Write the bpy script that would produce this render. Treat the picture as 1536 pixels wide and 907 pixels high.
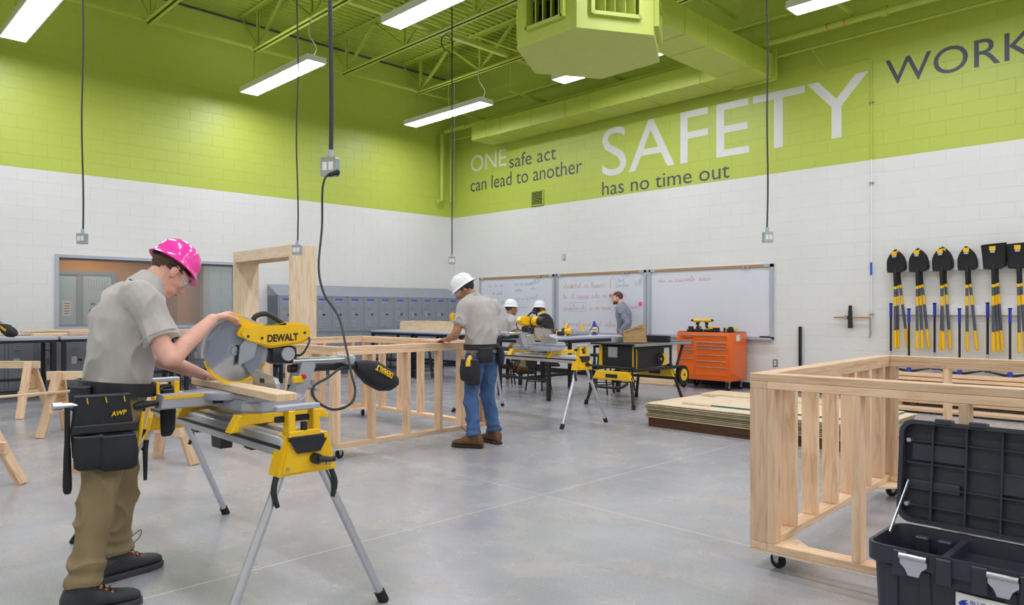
import bpy, bmesh, math, random
from mathutils import Vector, Matrix, Quaternion, noise
random.seed(7)
for o in list(bpy.data.objects): bpy.data.objects.remove(o)
S = bpy.context.scene
C = S.collection
PI = math.pi
V = Vector
R_ = math.radians

# ---------------------------------------------------------------- camera, world, exposure
cam = bpy.data.cameras.new('camera'); camo = bpy.data.objects.new('camera', cam); C.objects.link(camo)
cam.sensor_width = 36; cam.lens = 36*1092/1536; cam.shift_y = 0.00814; cam.clip_start = .05
camo.location = (0, 0, 1.30); camo.rotation_euler = (PI/2, 0, R_(45.3-90)); S.camera = camo
wd = bpy.data.worlds.new('World'); S.world = wd; wd.use_nodes = True
wd.node_tree.nodes['Background'].inputs[0].default_value = (.8, .85, .9, 1)
wd.node_tree.nodes['Background'].inputs[1].default_value = .3
S.view_settings.view_transform = 'Standard'; S.view_settings.look = 'None'
S.view_settings.gamma = 1; S.view_settings.use_curve_mapping = False
S.view_settings.exposure = 1.0
LAMP = 15.0        # emission of the fluorescent lenses

# ---------------------------------------------------------------- helpers
def lin(c):
    return tuple((v/255/12.92 if v/255 <= .04045 else ((v/255+.055)/1.055)**2.4) for v in c)
MATS = {}
def nd(t, kind, **kw):
    n = t.nodes.new('ShaderNode'+kind)
    for k, v in kw.items():
        if k in n.inputs.keys(): n.inputs[k].default_value = v
        else: setattr(n, k, v)
    return n
def ramp(t, fac, stops):
    r = t.nodes.new('ShaderNodeValToRGB'); e = r.color_ramp.elements
    while len(e) < len(stops): e.new(.5)
    for i, (p, c) in enumerate(stops):
        e[i].position = p; e[i].color = (*c, 1) if len(c) == 3 else c
    t.links.new(fac, r.inputs[0]); return r.outputs[0]
def mat(name, rgb, rough=.5, metal=0, var=.06, scale=6, bump=0, bscale=80, coat=0, spec=.5, emit=0, trans=0, alpha=1, sheen=0, stretch=(1,1,1)):
    """plain procedural paint/plastic/cloth: colour with slight noise variation and fine bump"""
    if name in MATS: return MATS[name]
    m = bpy.data.materials.new(name); m.use_nodes = True; t = m.node_tree; b = t.nodes['Principled BSDF']
    c = lin(rgb)
    tc = nd(t, 'TexCoord'); mp = nd(t, 'Mapping'); mp.inputs['Scale'].default_value = stretch
    t.links.new(tc.outputs['Object'], mp.inputs[0])
    if var:
        n = nd(t, 'TexNoise', Scale=scale, Detail=4.0)
        t.links.new(mp.outputs[0], n.inputs['Vector'])
        lo = tuple(v*(1-var) for v in c); hi = tuple(min(1, v*(1+var)) for v in c)
        t.links.new(ramp(t, n.outputs['Fac'], [(.3, lo), (.7, hi)]), b.inputs['Base Color'])
    else: b.inputs['Base Color'].default_value = (*c, 1)
    b.inputs['Roughness'].default_value = rough; b.inputs['Metallic'].default_value = metal
    b.inputs['Specular IOR Level'].default_value = spec
    if coat: b.inputs['Coat Weight'].default_value = coat; b.inputs['Coat Roughness'].default_value = .08
    if trans: b.inputs['Transmission Weight'].default_value = trans
    if alpha < 1: b.inputs['Alpha'].default_value = alpha
    if sheen: b.inputs['Sheen Weight'].default_value = sheen
    if emit:
        b.inputs['Emission Color'].default_value = (*c, 1); b.inputs['Emission Strength'].default_value = emit
    if bump:
        n2 = nd(t, 'TexNoise', Scale=bscale, Detail=3.0); bp = nd(t, 'Bump', Strength=bump, Distance=.004)
        t.links.new(mp.outputs[0], n2.inputs['Vector'])
        t.links.new(n2.outputs['Fac'], bp.inputs['Height']); t.links.new(bp.outputs[0], b.inputs['Normal'])
    MATS[name] = m; return m

def wood(name, pale, dark, rough=.62, grain=1.0, rnd=.22):
    """lumber: grain runs along the piece's own X axis, tone differs from piece to piece"""
    m = bpy.data.materials.new(name); m.use_nodes = True; t = m.node_tree; b = t.nodes['Principled BSDF']
    tc = nd(t, 'TexCoord'); oi = nd(t, 'ObjectInfo')
    ad = nd(t, 'VectorMath', operation='ADD')
    sc = nd(t, 'VectorMath', operation='SCALE'); sc.inputs['Scale'].default_value = 40
    cb = nd(t, 'CombineXYZ')
    for i in range(3): t.links.new(oi.outputs['Random'], cb.inputs[i])
    t.links.new(cb.outputs[0], sc.inputs[0])
    t.links.new(tc.outputs['Object'], ad.inputs[0]); t.links.new(sc.outputs[0], ad.inputs[1])
    mp = nd(t, 'Mapping'); mp.inputs['Scale'].default_value = (1.3, 16, 16)
    t.links.new(ad.outputs[0], mp.inputs[0])
    n = nd(t, 'TexNoise', Scale=2.2, Detail=5.0, Distortion=1.2); t.links.new(mp.outputs[0], n.inputs['Vector'])
    col = ramp(t, n.outputs['Fac'], [(.28, lin(dark)), (.52, lin(pale)), (.8, tuple(min(1, v*1.12) for v in lin(pale)))])
    # knots
    mp2 = nd(t, 'Mapping'); mp2.inputs['Scale'].default_value = (2.2, 9, 9); t.links.new(ad.outputs[0], mp2.inputs[0])
    vo = nd(t, 'TexVoronoi', Scale=1.0); t.links.new(mp2.outputs[0], vo.inputs['Vector'])
    kf = ramp(t, vo.outputs['Distance'], [(.07, (.32*grain,)*3), (.15, (0, 0, 0))])
    mx = nd(t, 'Mix', data_type='RGBA'); t.links.new(kf, mx.inputs['Factor']); t.links.new(col, mx.inputs[6])
    mx.inputs[7].default_value = (*[v*.45 for v in lin(dark)], 1)
    hs = nd(t, 'HueSaturation'); t.links.new(mx.outputs[2], hs.inputs['Color'])
    mr = nd(t, 'MapRange'); t.links.new(oi.outputs['Random'], mr.inputs[0])
    mr.inputs[3].default_value = 1-rnd; mr.inputs[4].default_value = 1+rnd*.5
    t.links.new(mr.outputs[0], hs.inputs['Value'])
    t.links.new(hs.outputs[0], b.inputs['Base Color']); b.inputs['Roughness'].default_value = rough
    b.inputs['Specular IOR Level'].default_value = .3
    bp = nd(t, 'Bump', Strength=.15, Distance=.002); t.links.new(n.outputs['Fac'], bp.inputs['Height'])
    t.links.new(bp.outputs[0], b.inputs['Normal'])
    MATS[name] = m; return m

class G:
    """collects shapes; obj() links them as ONE mesh object"""
    def __init__(s): s.bm = bmesh.new()
    def box(s, c, d, rot=None, bev=0, seg=1):
        M = Matrix.Translation(V(c)) @ (rot.to_4x4() if rot else Matrix()) @ Matrix.Diagonal((*d, 1))
        r = bmesh.ops.create_cube(s.bm, size=1, matrix=M)
        if bev:
            es = list({e for v in r['verts'] for e in v.link_edges})
            bmesh.ops.bevel(s.bm, geom=es, offset=bev, segments=seg, profile=.5, affect='EDGES', clamp_overlap=True)
        return s
    def bx(s, x0, x1, y0, y1, z0, z1, bev=0, seg=1):
        return s.box(((x0+x1)/2, (y0+y1)/2, (z0+z1)/2), (abs(x1-x0), abs(y1-y0), abs(z1-z0)), bev=bev, seg=seg)
    def bar(s, p0, p1, w, h, up=(0, 0, 1), bev=0):
        p0, p1 = V(p0), V(p1); d = p1-p0; M = frame(d, up)
        return s.box((p0+p1)/2, (d.length, w, h), M, bev)
    def cyl(s, p0, p1, r, r2=None, n=16, cap=True):
        p0, p1 = V(p0), V(p1); d = p1-p0
        q = V((0, 0, 1)).rotation_difference(d.normalized())
        M = Matrix.Translation((p0+p1)/2) @ q.to_matrix().to_4x4()
        bmesh.ops.create_cone(s.bm, cap_ends=cap, segments=n, radius1=r, radius2=r if r2 is None else r2, depth=d.length, matrix=M)
        return s
    def loft(s, secs, n=16, p=2.0, cap=True, closed=False):
        """secs: (centre, axis_a, axis_b) rings of superellipses"""
        rings = []
        for c, a, b in secs:
            c, a, b = V(c), V(a), V(b); ring = []
            for i in range(n):
                th = 2*PI*i/n; cs, sn = math.cos(th), math.sin(th)
                k = lambda q: math.copysign(abs(q)**(2/p), q)
                ring.append(s.bm.verts.new(c+a*k(cs)+b*k(sn)))
            rings.append(ring)
        L = len(rings)
        for j in range(L if closed else L-1):
            r0, r1 = rings[j], rings[(j+1) % L]
            for i in range(n):
                s.bm.faces.new((r0[i], r0[(i+1) % n], r1[(i+1) % n], r1[i]))
        if cap and not closed:
            s.bm.faces.new(rings[0][::-1]); s.bm.faces.new(rings[-1])
        return s
    def tube(s, pts, r, n=8, cap=True, smooth=0, closed=False):
        """round tube along a polyline, r a number or one radius per point"""
        pts = [V(p) for p in pts]; rs = list(r) if hasattr(r, '__len__') else [r]*len(pts)
        if smooth: pts, rs = catmull(pts, rs, smooth)
        secs = []; prev = None; m = len(pts)
        for i, p in enumerate(pts):
            if closed: d = pts[(i+1) % m]-pts[i-1]
            else: d = (pts[min(i+1, m-1)]-pts[max(i-1, 0)])
            d.normalize()
            if prev is None:
                a = d.orthogonal().normalized()
            else:
                a = (prev-d*prev.dot(d))
                a = a.normalized() if a.length > 1e-6 else d.orthogonal().normalized()
            prev = a; b = d.cross(a)
            secs.append((p, a*rs[i], b*rs[i]))
        return s.loft(secs, n, cap=cap, closed=closed)
    def limb(s, pts, rs, n=14, smooth=4, ends=True):
        """tapering limb with round ends"""
        pts = [V(p) for p in pts]; P, Rr = catmull(pts, rs, smooth)
        if ends:
            d0 = (P[0]-P[1]).normalized(); d1 = (P[-1]-P[-2]).normalized()
            P = [P[0]+d0*Rr[0]*.95, P[0]+d0*Rr[0]*.6]+P+[P[-1]+d1*Rr[-1]*.6, P[-1]+d1*Rr[-1]*.95]
            Rr = [Rr[0]*.3, Rr[0]*.8]+Rr+[Rr[-1]*.8, Rr[-1]*.3]
        return s.tube(P, Rr, n)
    def ell(s, c, r, rot=None, u=16, v=10):
        M = Matrix.Translation(V(c)) @ (rot.to_4x4() if rot else Matrix()) @ Matrix.Diagonal((*r, 1))
        bmesh.ops.create_uvsphere(s.bm, u_segments=u, v_segments=v, radius=1, matrix=M); return s
    def prism(s, pts, o, ax, ay, th, bev=0, seg=1):
        """outline pts (2d) in the plane o,ax,ay given thickness th (centred) along ax x ay"""
        o, ax, ay = V(o), V(ax), V(ay); nz = ax.cross(ay).normalized()
        lo = [s.bm.verts.new(o+ax*p[0]+ay*p[1]-nz*th/2) for p in pts]
        hi = [s.bm.verts.new(o+ax*p[0]+ay*p[1]+nz*th/2) for p in pts]
        n = len(pts); fs = [s.bm.faces.new(lo[::-1]), s.bm.faces.new(hi)]
        for i in range(n): fs.append(s.bm.faces.new((lo[i], lo[(i+1) % n], hi[(i+1) % n], hi[i])))
        if bev:
            es = list(fs[0].edges)+list(fs[1].edges)
            bmesh.ops.bevel(s.bm, geom=es, offset=bev, segments=seg, affect='EDGES', clamp_overlap=True)
        return s
    def lathe(s, prof, o=(0, 0, 0), axis=(0, 0, 1), n=24, sx=1, sy=1):
        """profile (r, h) turned about axis; sx, sy make it oval"""
        q = V((0, 0, 1)).rotation_difference(V(axis).normalized()).to_matrix()
        rings = []
        for r, h in prof:
            if r < 1e-6: rings.append([s.bm.verts.new(V(o)+q @ V((0, 0, h)))])
            else: rings.append([s.bm.verts.new(V(o)+q @ V((r*sx*math.cos(2*PI*i/n), r*sy*math.sin(2*PI*i/n), h))) for i in range(n)])
        for a, b in zip(rings, rings[1:]):
            for i in range(n):
                j = (i+1) % n
                if len(a) == 1 and len(b) == 1: continue
                if len(a) == 1: s.bm.faces.new((a[0], b[j], b[i]))
                elif len(b) == 1: s.bm.faces.new((a[i], a[j], b[0]))
                else: s.bm.faces.new((a[i], a[j], b[j], b[i]))
        return s
    def xf(s, M): bmesh.ops.transform(s.bm, matrix=M, verts=s.bm.verts); return s
    def mesh(s, name, m=None, smooth=False):
        bmesh.ops.recalc_face_normals(s.bm, faces=s.bm.faces)
        me = bpy.data.meshes.new(name); s.bm.to_mesh(me); s.bm.free()
        if m: me.materials.append(MATS[m] if isinstance(m, str) else m)
        if smooth: shade(me, smooth)
        return me
    def obj(s, name, m, parent=None, smooth=False, label=None):
        return link(name, s.mesh(name, m, smooth), parent, label)
def shade(me, ang):
    if ang is True: ang = 40
    for p in me.polygons: p.use_smooth = True
    if ang < 170: me.set_sharp_from_angle(angle=R_(ang))
def link(name, me, parent=None, label=None, M=None):
    o = bpy.data.objects.new(name, me); C.objects.link(o)
    if parent: o.parent = parent
    if label: o['label'] = label
    if M is not None: o.matrix_local = M
    return o
def frame(d, up=(0, 0, 1)):
    x = V(d).normalized(); up = V(up)
    y = up.cross(x)
    if y.length < 1e-4: y = V((0, 1, 0)).cross(x)
    y.normalize(); z = x.cross(y)
    return Matrix((x, y, z)).transposed()
def catmull(P, Rr, k):
    if len(P) < 3: 
        out = [P[0].lerp(P[1], i/k) for i in range(k+1)]; return out, [Rr[0]+(Rr[1]-Rr[0])*i/k for i in range(k+1)]
    out = []; ro = []
    for i in range(len(P)-1):
        p0, p1, p2, p3 = P[max(i-1, 0)], P[i], P[i+1], P[min(i+2, len(P)-1)]
        for j in range(k):
            t = j/k
            out.append(.5*((2*p1)+(p2-p0)*t+(2*p0-5*p1+4*p2-p3)*t*t+(3*p1-p0-3*p2+p3)*t**3))
            ro.append(Rr[i]+(Rr[i+1]-Rr[i])*(t*t*(3-2*t)))
    out.append(P[-1]); ro.append(Rr[-1]); return out, ro
def thing(name, label, cat, loc=(0, 0, 0), rz=0, group=None):
    o = bpy.data.objects.new(name, None); C.objects.link(o); o.empty_display_size = .1
    o.location = loc; o.rotation_euler = (0, 0, rz); return tag(o, label, cat, group)
def tag(o, label, cat, group=None):
    o['label'] = label; o['category'] = cat
    if group: o['group'] = group
    return o
def struct(o): o['kind'] = 'structure'; return o
KIDS = {}
def copy_tree(root, loc, rz, label, group=None):
    r = root.copy(); C.objects.link(r); r.location = loc; r.rotation_euler = (0, 0, rz); r['label'] = label
    if group: r['group'] = group
    for ch in root.children:
        c = ch.copy(); C.objects.link(c); c.parent = r
        for g in ch.children:
            d = g.copy(); C.objects.link(d); d.parent = c
    return r
TS = bpy.data.scenes.new('scratch')      # modifiers and fonts are evaluated here, away from the big scene
def evaluated(ob):
    TS.collection.objects.link(ob)
    with bpy.context.temp_override(scene=TS, view_layer=TS.view_layers[0]):
        dg = bpy.context.evaluated_depsgraph_get(); me = bpy.data.meshes.new_from_object(ob.evaluated_get(dg))
    bpy.data.objects.remove(ob); return me
def text(name, st, m, parent, o, xd, yd, width=None, cap=None, thick=.0012, bold=0, label=None):
    """flat lettering: left end of baseline at o, fitted to a width and a capital height"""
    cu = bpy.data.curves.new('t', 'FONT'); cu.body = st; cu.size = 1; cu.extrude = .5; cu.offset = bold
    cu.resolution_u = 4
    me = evaluated(bpy.data.objects.new('t', cu)); bpy.data.curves.remove(cu)
    xs = [v.co.x for v in me.vertices]; x0, x1 = min(xs), max(xs)
    CAPH = .729
    sy = (cap/CAPH) if cap else (width/(x1-x0)); sx = width/(x1-x0) if width else sy
    xd, yd = V(xd).normalized(), V(yd).normalized(); zd = xd.cross(yd)
    for v in me.vertices:
        p = v.co
        v.co = V(o)+xd*((p.x-x0)*sx)+yd*(p.y*sy)+zd*((p.z+.5)*thick)
    me.materials.clear(); me.materials.append(MATS[m]); me.name = name
    return link(name, me, parent, label)
def nth(i): return ['first', 'second', 'third', 'fourth', 'fifth', 'sixth', 'seventh', 'eighth', 'ninth', 'tenth', 'eleventh', 'twelfth', 'thirteenth', 'fourteenth', 'fifteenth', 'sixteenth'][i]
LUM = {}
def lumber(name, p0, p1, w, h, parent=None, up=(0, 0, 1), m='pine', bev=.003, label=None):
    """a stick of wood from p0 to p1, w across, h along up; grain along its length"""
    p0, p1 = V(p0), V(p1); d = p1-p0; k = (round(d.length, 3), w, h, m, bev)
    if k not in LUM: LUM[k] = G().box((0, 0, 0), (k[0], w, h), bev=bev).mesh(name, m)
    M = Matrix.Translation((p0+p1)/2) @ frame(d, up).to_4x4()
    return link(name, LUM[k], parent, label, M)
def remesh(g, voxel, it=4, name='m', m=None, wr=0, ws=8, seed=0, fac=.5, aniso=(1, 1, 1)):
    """weld overlapping volumes into one continuous smooth skin, optional cloth wrinkles"""
    me = g.mesh(name); ob = bpy.data.objects.new('tmp', me)
    md = ob.modifiers.new('r', 'REMESH'); md.mode = 'VOXEL'; md.voxel_size = voxel
    if it: 
        sm = ob.modifiers.new('s', 'SMOOTH'); sm.factor = fac; sm.iterations = it
    out = evaluated(ob); bpy.data.meshes.remove(me)
    out.name = name; out.materials.clear()
    if m: out.materials.append(MATS[m])
    if wr:
        off = V((seed*3.1, seed*1.7, seed*.9))
        nrm = [v.normal.copy() for v in out.vertices]
        for v, nn in zip(out.vertices, nrm):
            q = V((v.co.x*aniso[0], v.co.y*aniso[1], v.co.z*aniso[2]))
            a = noise.noise(q*ws*.45+off); b = (1-abs(noise.noise(q*ws+off*2)))**5
            v.co += nn*(wr*(.7*a+1.0*b-.35))
    for p in out.polygons: p.use_smooth = True
    return out

# ---------------------------------------------------------------- materials
GREEN = (186, 202, 84)
WHITE = (228, 229, 226)
def paint_block():
    m = bpy.data.materials.new('painted_block'); m.use_nodes = True; t = m.node_tree; b = t.nodes['Principled BSDF']
    g = nd(t, 'NewGeometry'); sp = nd(t, 'SeparateXYZ'); t.links.new(g.outputs['Position'], sp.inputs[0])
    gt = nd(t, 'Math', operation='GREATER_THAN'); t.links.new(sp.outputs[2], gt.inputs[0]); gt.inputs[1].default_value = 3.545
    n = nd(t, 'TexNoise', Scale=1.2, Detail=3.0); t.links.new(g.outputs['Position'], n.inputs['Vector'])
    mr = nd(t, 'MapRange'); t.links.new(n.outputs['Fac'], mr.inputs[0]); mr.inputs[3].default_value = .95; mr.inputs[4].default_value = 1.05
    mx = nd(t, 'Mix', data_type='RGBA'); t.links.new(gt.outputs[0], mx.inputs['Factor'])
    mx.inputs[6].default_value = (*lin(WHITE), 1); mx.inputs[7].default_value = (*lin(GREEN), 1)
    hs = nd(t, 'HueSaturation'); t.links.new(mx.outputs[2], hs.inputs['Color']); t.links.new(mr.outputs[0], hs.inputs['Value'])
    t.links.new(hs.outputs[0], b.inputs['Base Color']); b.inputs['Roughness'].default_value = .42
    n2 = nd(t, 'TexNoise', Scale=130.0, Detail=4.0); t.links.new(g.outputs['Position'], n2.inputs['Vector'])
    bp = nd(t, 'Bump', Strength=.25, Distance=.003); t.links.new(n2.outputs['Fac'], bp.inputs['Height']); t.links.new(bp.outputs[0], b.inputs['Normal'])
    MATS['painted_block'] = m
paint_block()
def concrete():
    m = bpy.data.materials.new('polished_concrete'); m.use_nodes = True; t = m.node_tree; b = t.nodes['Principled BSDF']
    g = nd(t, 'NewGeometry')
    n = nd(t, 'TexNoise', Scale=.55, Detail=9.0, Roughness=.62, Distortion=.8); t.links.new(g.outputs['Position'], n.inputs['Vector'])
    base = ramp(t, n.outputs['Fac'], [(.3, lin((150, 151, 157))), (.5, lin((166, 167, 173))), (.7, lin((182, 182, 186)))])
    n2 = nd(t, 'TexNoise', Scale=2.6, Detail=6.0, Roughness=.6, Distortion=.5); t.links.new(g.outputs['Position'], n2.inputs['Vector'])
    dust = ramp(t, n2.outputs['Fac'], [(.45, (0, 0, 0)), (.75, (.38, .38, .38))])
    mx = nd(t, 'Mix', data_type='RGBA'); t.links.new(dust, mx.inputs['Factor']); t.links.new(base, mx.inputs[6]); mx.inputs[7].default_value = (*lin((200, 188, 172)), 1)
    # scratches / scuffs
    mp = nd(t, 'Mapping'); mp.inputs['Scale'].default_value = (9, 1.1, 1); mp.inputs['Rotation'].default_value = (0, 0, .6); t.links.new(g.outputs['Position'], mp.inputs[0])
    n3 = nd(t, 'TexNoise', Scale=1.6, Detail=6.0, Roughness=.6, Distortion=.6); t.links.new(mp.outputs[0], n3.inputs['Vector'])
    sc = ramp(t, n3.outputs['Fac'], [(.5, (0, 0, 0)), (.75, (.22, .22, .22))])
    mx2 = nd(t, 'Mix', data_type='RGBA'); t.links.new(sc, mx2.inputs['Factor']); t.links.new(mx.outputs[2], mx2.inputs[6]); mx2.inputs[7].default_value = (*lin((196, 194, 192)), 1)
    # speckle of fine aggregate
    n4 = nd(t, 'TexNoise', Scale=90.0, Detail=3.0); t.links.new(g.outputs['Position'], n4.inputs['Vector'])
    sp = ramp(t, n4.outputs['Fac'], [(.35, (.86, .86, .86)), (.6, (1, 1, 1))])
    mu = nd(t, 'Mix', data_type='RGBA', blend_type='MULTIPLY'); mu.inputs['Factor'].default_value = 1; t.links.new(mx2.outputs[2], mu.inputs[6]); t.links.new(sp, mu.inputs[7])
    # sawn control joints every 4.6 m each way
    sx = nd(t, 'SeparateXYZ'); t.links.new(g.outputs['Position'], sx.inputs[0]); last = mu.outputs[2]
    for ch, off in ((0, 3.77), (1, 3.51)):
        a = nd(t, 'Math', operation='SUBTRACT'); t.links.new(sx.outputs[ch], a.inputs[0]); a.inputs[1].default_value = off
        q = nd(t, 'Math', operation='PINGPONG'); t.links.new(a.outputs[0], q.inputs[0]); q.inputs[1].default_value = 2.3
        l = nd(t, 'Math', operation='LESS_THAN'); t.links.new(q.outputs[0], l.inputs[0]); l.inputs[1].default_value = .005
        mj = nd(t, 'Mix', data_type='RGBA'); t.links.new(l.outputs[0], mj.inputs['Factor']); t.links.new(last, mj.inputs[6]); mj.inputs[7].default_value = (*lin((204, 200, 196)), 1); last = mj.outputs[2]
    t.links.new(last, b.inputs['Base Color'])
    rr = ramp(t, n2.outputs['Fac'], [(.35, (.2, .2, .2)), (.7, (.32, .32, .32))]); t.links.new(rr, b.inputs['Roughness'])
    bp = nd(t, 'Bump', Strength=.02, Distance=.001); t.links.new(n2.outputs['Fac'], bp.inputs['Height']); t.links.new(bp.outputs[0], b.inputs['Normal'])
    MATS['polished_concrete'] = m
concrete()
mat('lime', GREEN, .45, var=.03)
mat('deck_lime', (164, 184, 62), .55, var=.03)
mat('white_letter', (226, 228, 224), .5, var=.02); mat('slate_letter', (72, 78, 92), .5, var=.04)
mat('ceiling_white', (222, 222, 220), .7)
wood('pine', (234, 202, 168), (214, 172, 134)); wood('pine_pale', (234, 210, 176), (218, 188, 148), rnd=.1)
wood('plywood_face', (232, 212, 184), (216, 190, 156), grain=.5, rnd=.05); wood('dark_timber', (92, 62, 42), (64, 42, 30), rnd=.1)
wood('osb', (206, 170, 118), (160, 118, 70), grain=.6)
mat('ply_edge', (186, 172, 140), .8, var=.3, scale=8, stretch=(1, 1, 60))
mat('ply_gap_shade', (104, 90, 66), .85, var=.3, scale=8, stretch=(1, 1, 60)); mat('teal_paint', (20, 130, 128), .5); mat('blackener', (24, 24, 26), .6)
mat('steel', (190, 192, 196), .28, metal=1, var=.04); mat('zinc', (176, 182, 192), .35, metal=.9, var=.05)
mat('aluminium', (204, 207, 214), .32, metal=.85, var=.03); mat('alu_satin', (186, 190, 202), .4, metal=.5, var=.03)
mat('cast_grey', (176, 179, 190), .42, metal=.25, var=.05); mat('dark_steel', (52, 54, 60), .45, metal=.5)
mat('yellow', (246, 196, 8), .36, var=.03, coat=.2); mat('black_plastic', (30, 31, 36), .45, var=.1, bump=.1, bscale=300)
mat('black_frame', (26, 27, 32), .4, var=.05); mat('rubber', (26, 26, 28), .75); mat('box_black', (48, 51, 62), .42, var=.08, bump=.08, bscale=250)
mat('locker_grey', (142, 148, 158), .42, var=.02); mat('locker_dark', (100, 108, 122), .5); mat('blue_tape', (40, 86, 214), .5)
mat('frame_grey', (178, 182, 194), .45, var=.02); mat('board_white', (222, 225, 233), .16, var=.01, coat=.3); mat('cork', (188, 142, 84), .8, var=.15, scale=60)
mat('marker_red', (212, 160, 146), .6, var=0); mat('marker_blue', (146, 186, 222), .6, var=0); mat('pink_paper', (255, 90, 190), .6)
mat('orange', (240, 104, 12), .3, var=.02, coat=.4); mat('paper', (232, 232, 228), .7, var=.02); mat('print_black', (30, 30, 34), .6, var=0)
mat('bench_top', (196, 200, 212), .35, var=.03); mat('blue_edge', (80, 100, 140), .4)
mat('ochre', (206, 140, 30), .6, var=.03); mat('pale_blue', (176, 200, 222), .5, var=.03); mat('room_beige', (150, 120, 90), .7)
mat('skin', (232, 178, 160), .5, var=.08, scale=14, spec=.35); mat('skin_tan', (176, 124, 96), .5, var=.08, scale=14); mat('skin_brown', (160, 110, 84), .5, var=.06)
mat('hair_brown', (84, 62, 48), .7, var=.25, scale=90, bump=.4, bscale=200); mat('hair_black', (26, 22, 22), .45, var=.2, scale=60, bump=.5, bscale=120)
mat('shirt', (186, 181, 177), .85, var=.05, scale=10, bump=.15, bscale=420, sheen=.15); mat('shirt_blue', (134, 140, 158), .85, var=.06, bump=.12, bscale=300, sheen=.15)
mat('khaki', (142, 124, 92), .88, var=.07, scale=9, bump=.15, bscale=420); mat('denim', (66, 96, 142), .85, var=.22, scale=7, bump=.2, bscale=350)
mat('boot_brown', (104, 72, 42), .7, var=.15, scale=18); mat('boot_dark', (52, 54, 60), .65, var=.12, scale=20, bump=.1); mat('sole', (62, 62, 68), .7)
mat('nylon', (36, 37, 44), .75, var=.12, bump=.25, bscale=380); mat('leather_black', (34, 34, 38), .42, var=.1, bump=.15)
mat('hat_pink', (255, 62, 178), .2, var=0, coat=.5); mat('hat_white', (240, 242, 246), .25, var=0, coat=.4); mat('lace_orange', (214, 110, 40), .6)
mat('handle_blue', (36, 54, 170), .45); mat('shaft_grey', (84, 88, 98), .4); mat('light_blue_grey', (150, 165, 180), .35)
mat('eye_white', (236, 232, 228), .25, var=0); mat('eye_dark', (40, 30, 26), .3, var=0); mat('lip', (196, 128, 118), .5, var=0)
mat('lens_clear', (235, 240, 245), .05, var=0, trans=.0, alpha=.22, spec=.8); mat('glass', (225, 235, 240), .03, var=0, alpha=.12, spec=.8)
mat('lamp_lens', (241, 238, 255), .4, var=0, emit=LAMP); mat('uplight', (241, 238, 255), .4, var=0, emit=LAMP*.22); mat('highlight_grey', (84, 87, 98), .6)
mat('office_lamp', (255, 236, 200), .4, var=0, emit=8)
mat('red', (196, 40, 36), .4); mat('blue_can', (30, 60, 180), .35); mat('marker_orange', (228, 120, 30), .5); mat('cord', (46, 47, 54), .55, var=.05)
mat('khaki_glove', (190, 150, 100), .8)
mat('guard_clear', (150, 160, 180), .15, var=0, alpha=.55, spec=.6)

for k in ('lamp_lens', 'uplight'): MATS[k].cycles.emission_sampling = 'FRONT'
# ---------------------------------------------------------------- room shell
XW, YW = 11.42, 13.52           # right wall plane, left wall plane (room corner)
X0, Y0, ZD = -4.0, -6.5, 6.9    # far sides behind the camera, deck height
ZB = 3.545                      # paint line
struct(G().bx(X0-.2, XW+.2, Y0-.2, YW+.2, -.2, 0).obj('floor', 'polished_concrete'))
def sub(r, h):
    """rectangle r minus hole h"""
    a0, a1, z0, z1 = r; b0, b1, c0, c1 = h
    if a1 <= b0 or a0 >= b1 or z1 <= c0 or z0 >= c1: return [r]
    out = []
    if a0 < b0: out.append((a0, b0, z0, z1))
    if a1 > b1: out.append((b1, a1, z0, z1))
    m0, m1 = max(a0, b0), min(a1, b1)
    if z0 < c0: out.append((m0, m1, z0, c0))
    if z1 > c1: out.append((m0, m1, c1, z1))
    return out
WIN = (3.05, 6.03, 1.045, 2.165)
def block_shape(g, a0, a1, z0, z1, dep=.006, j=.0012, b=.0024):
    """one masonry unit: proud face with soft arrises, joint recessed"""
    bm = g.bm; a0 += j; a1 -= j; z0 += j; z1 -= j
    f = [bm.verts.new(p) for p in ((a0+b, 0, z0+b), (a1-b, 0, z0+b), (a1-b, 0, z1-b), (a0+b, 0, z1-b))]
    k = [bm.verts.new(p) for p in ((a0, dep*.5, z0), (a1, dep*.5, z0), (a1, dep*.5, z1), (a0, dep*.5, z1))]
    q = [bm.verts.new(p) for p in ((a0, dep, z0), (a1, dep, z0), (a1, dep, z1), (a0, dep, z1))]
    bm.faces.new(f)
    for A, Bq in ((f, k), (k, q)):
        for i in range(4): bm.faces.new((A[i], A[(i+1) % 4], Bq[(i+1) % 4], Bq[i]))
UNIT = {}
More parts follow.
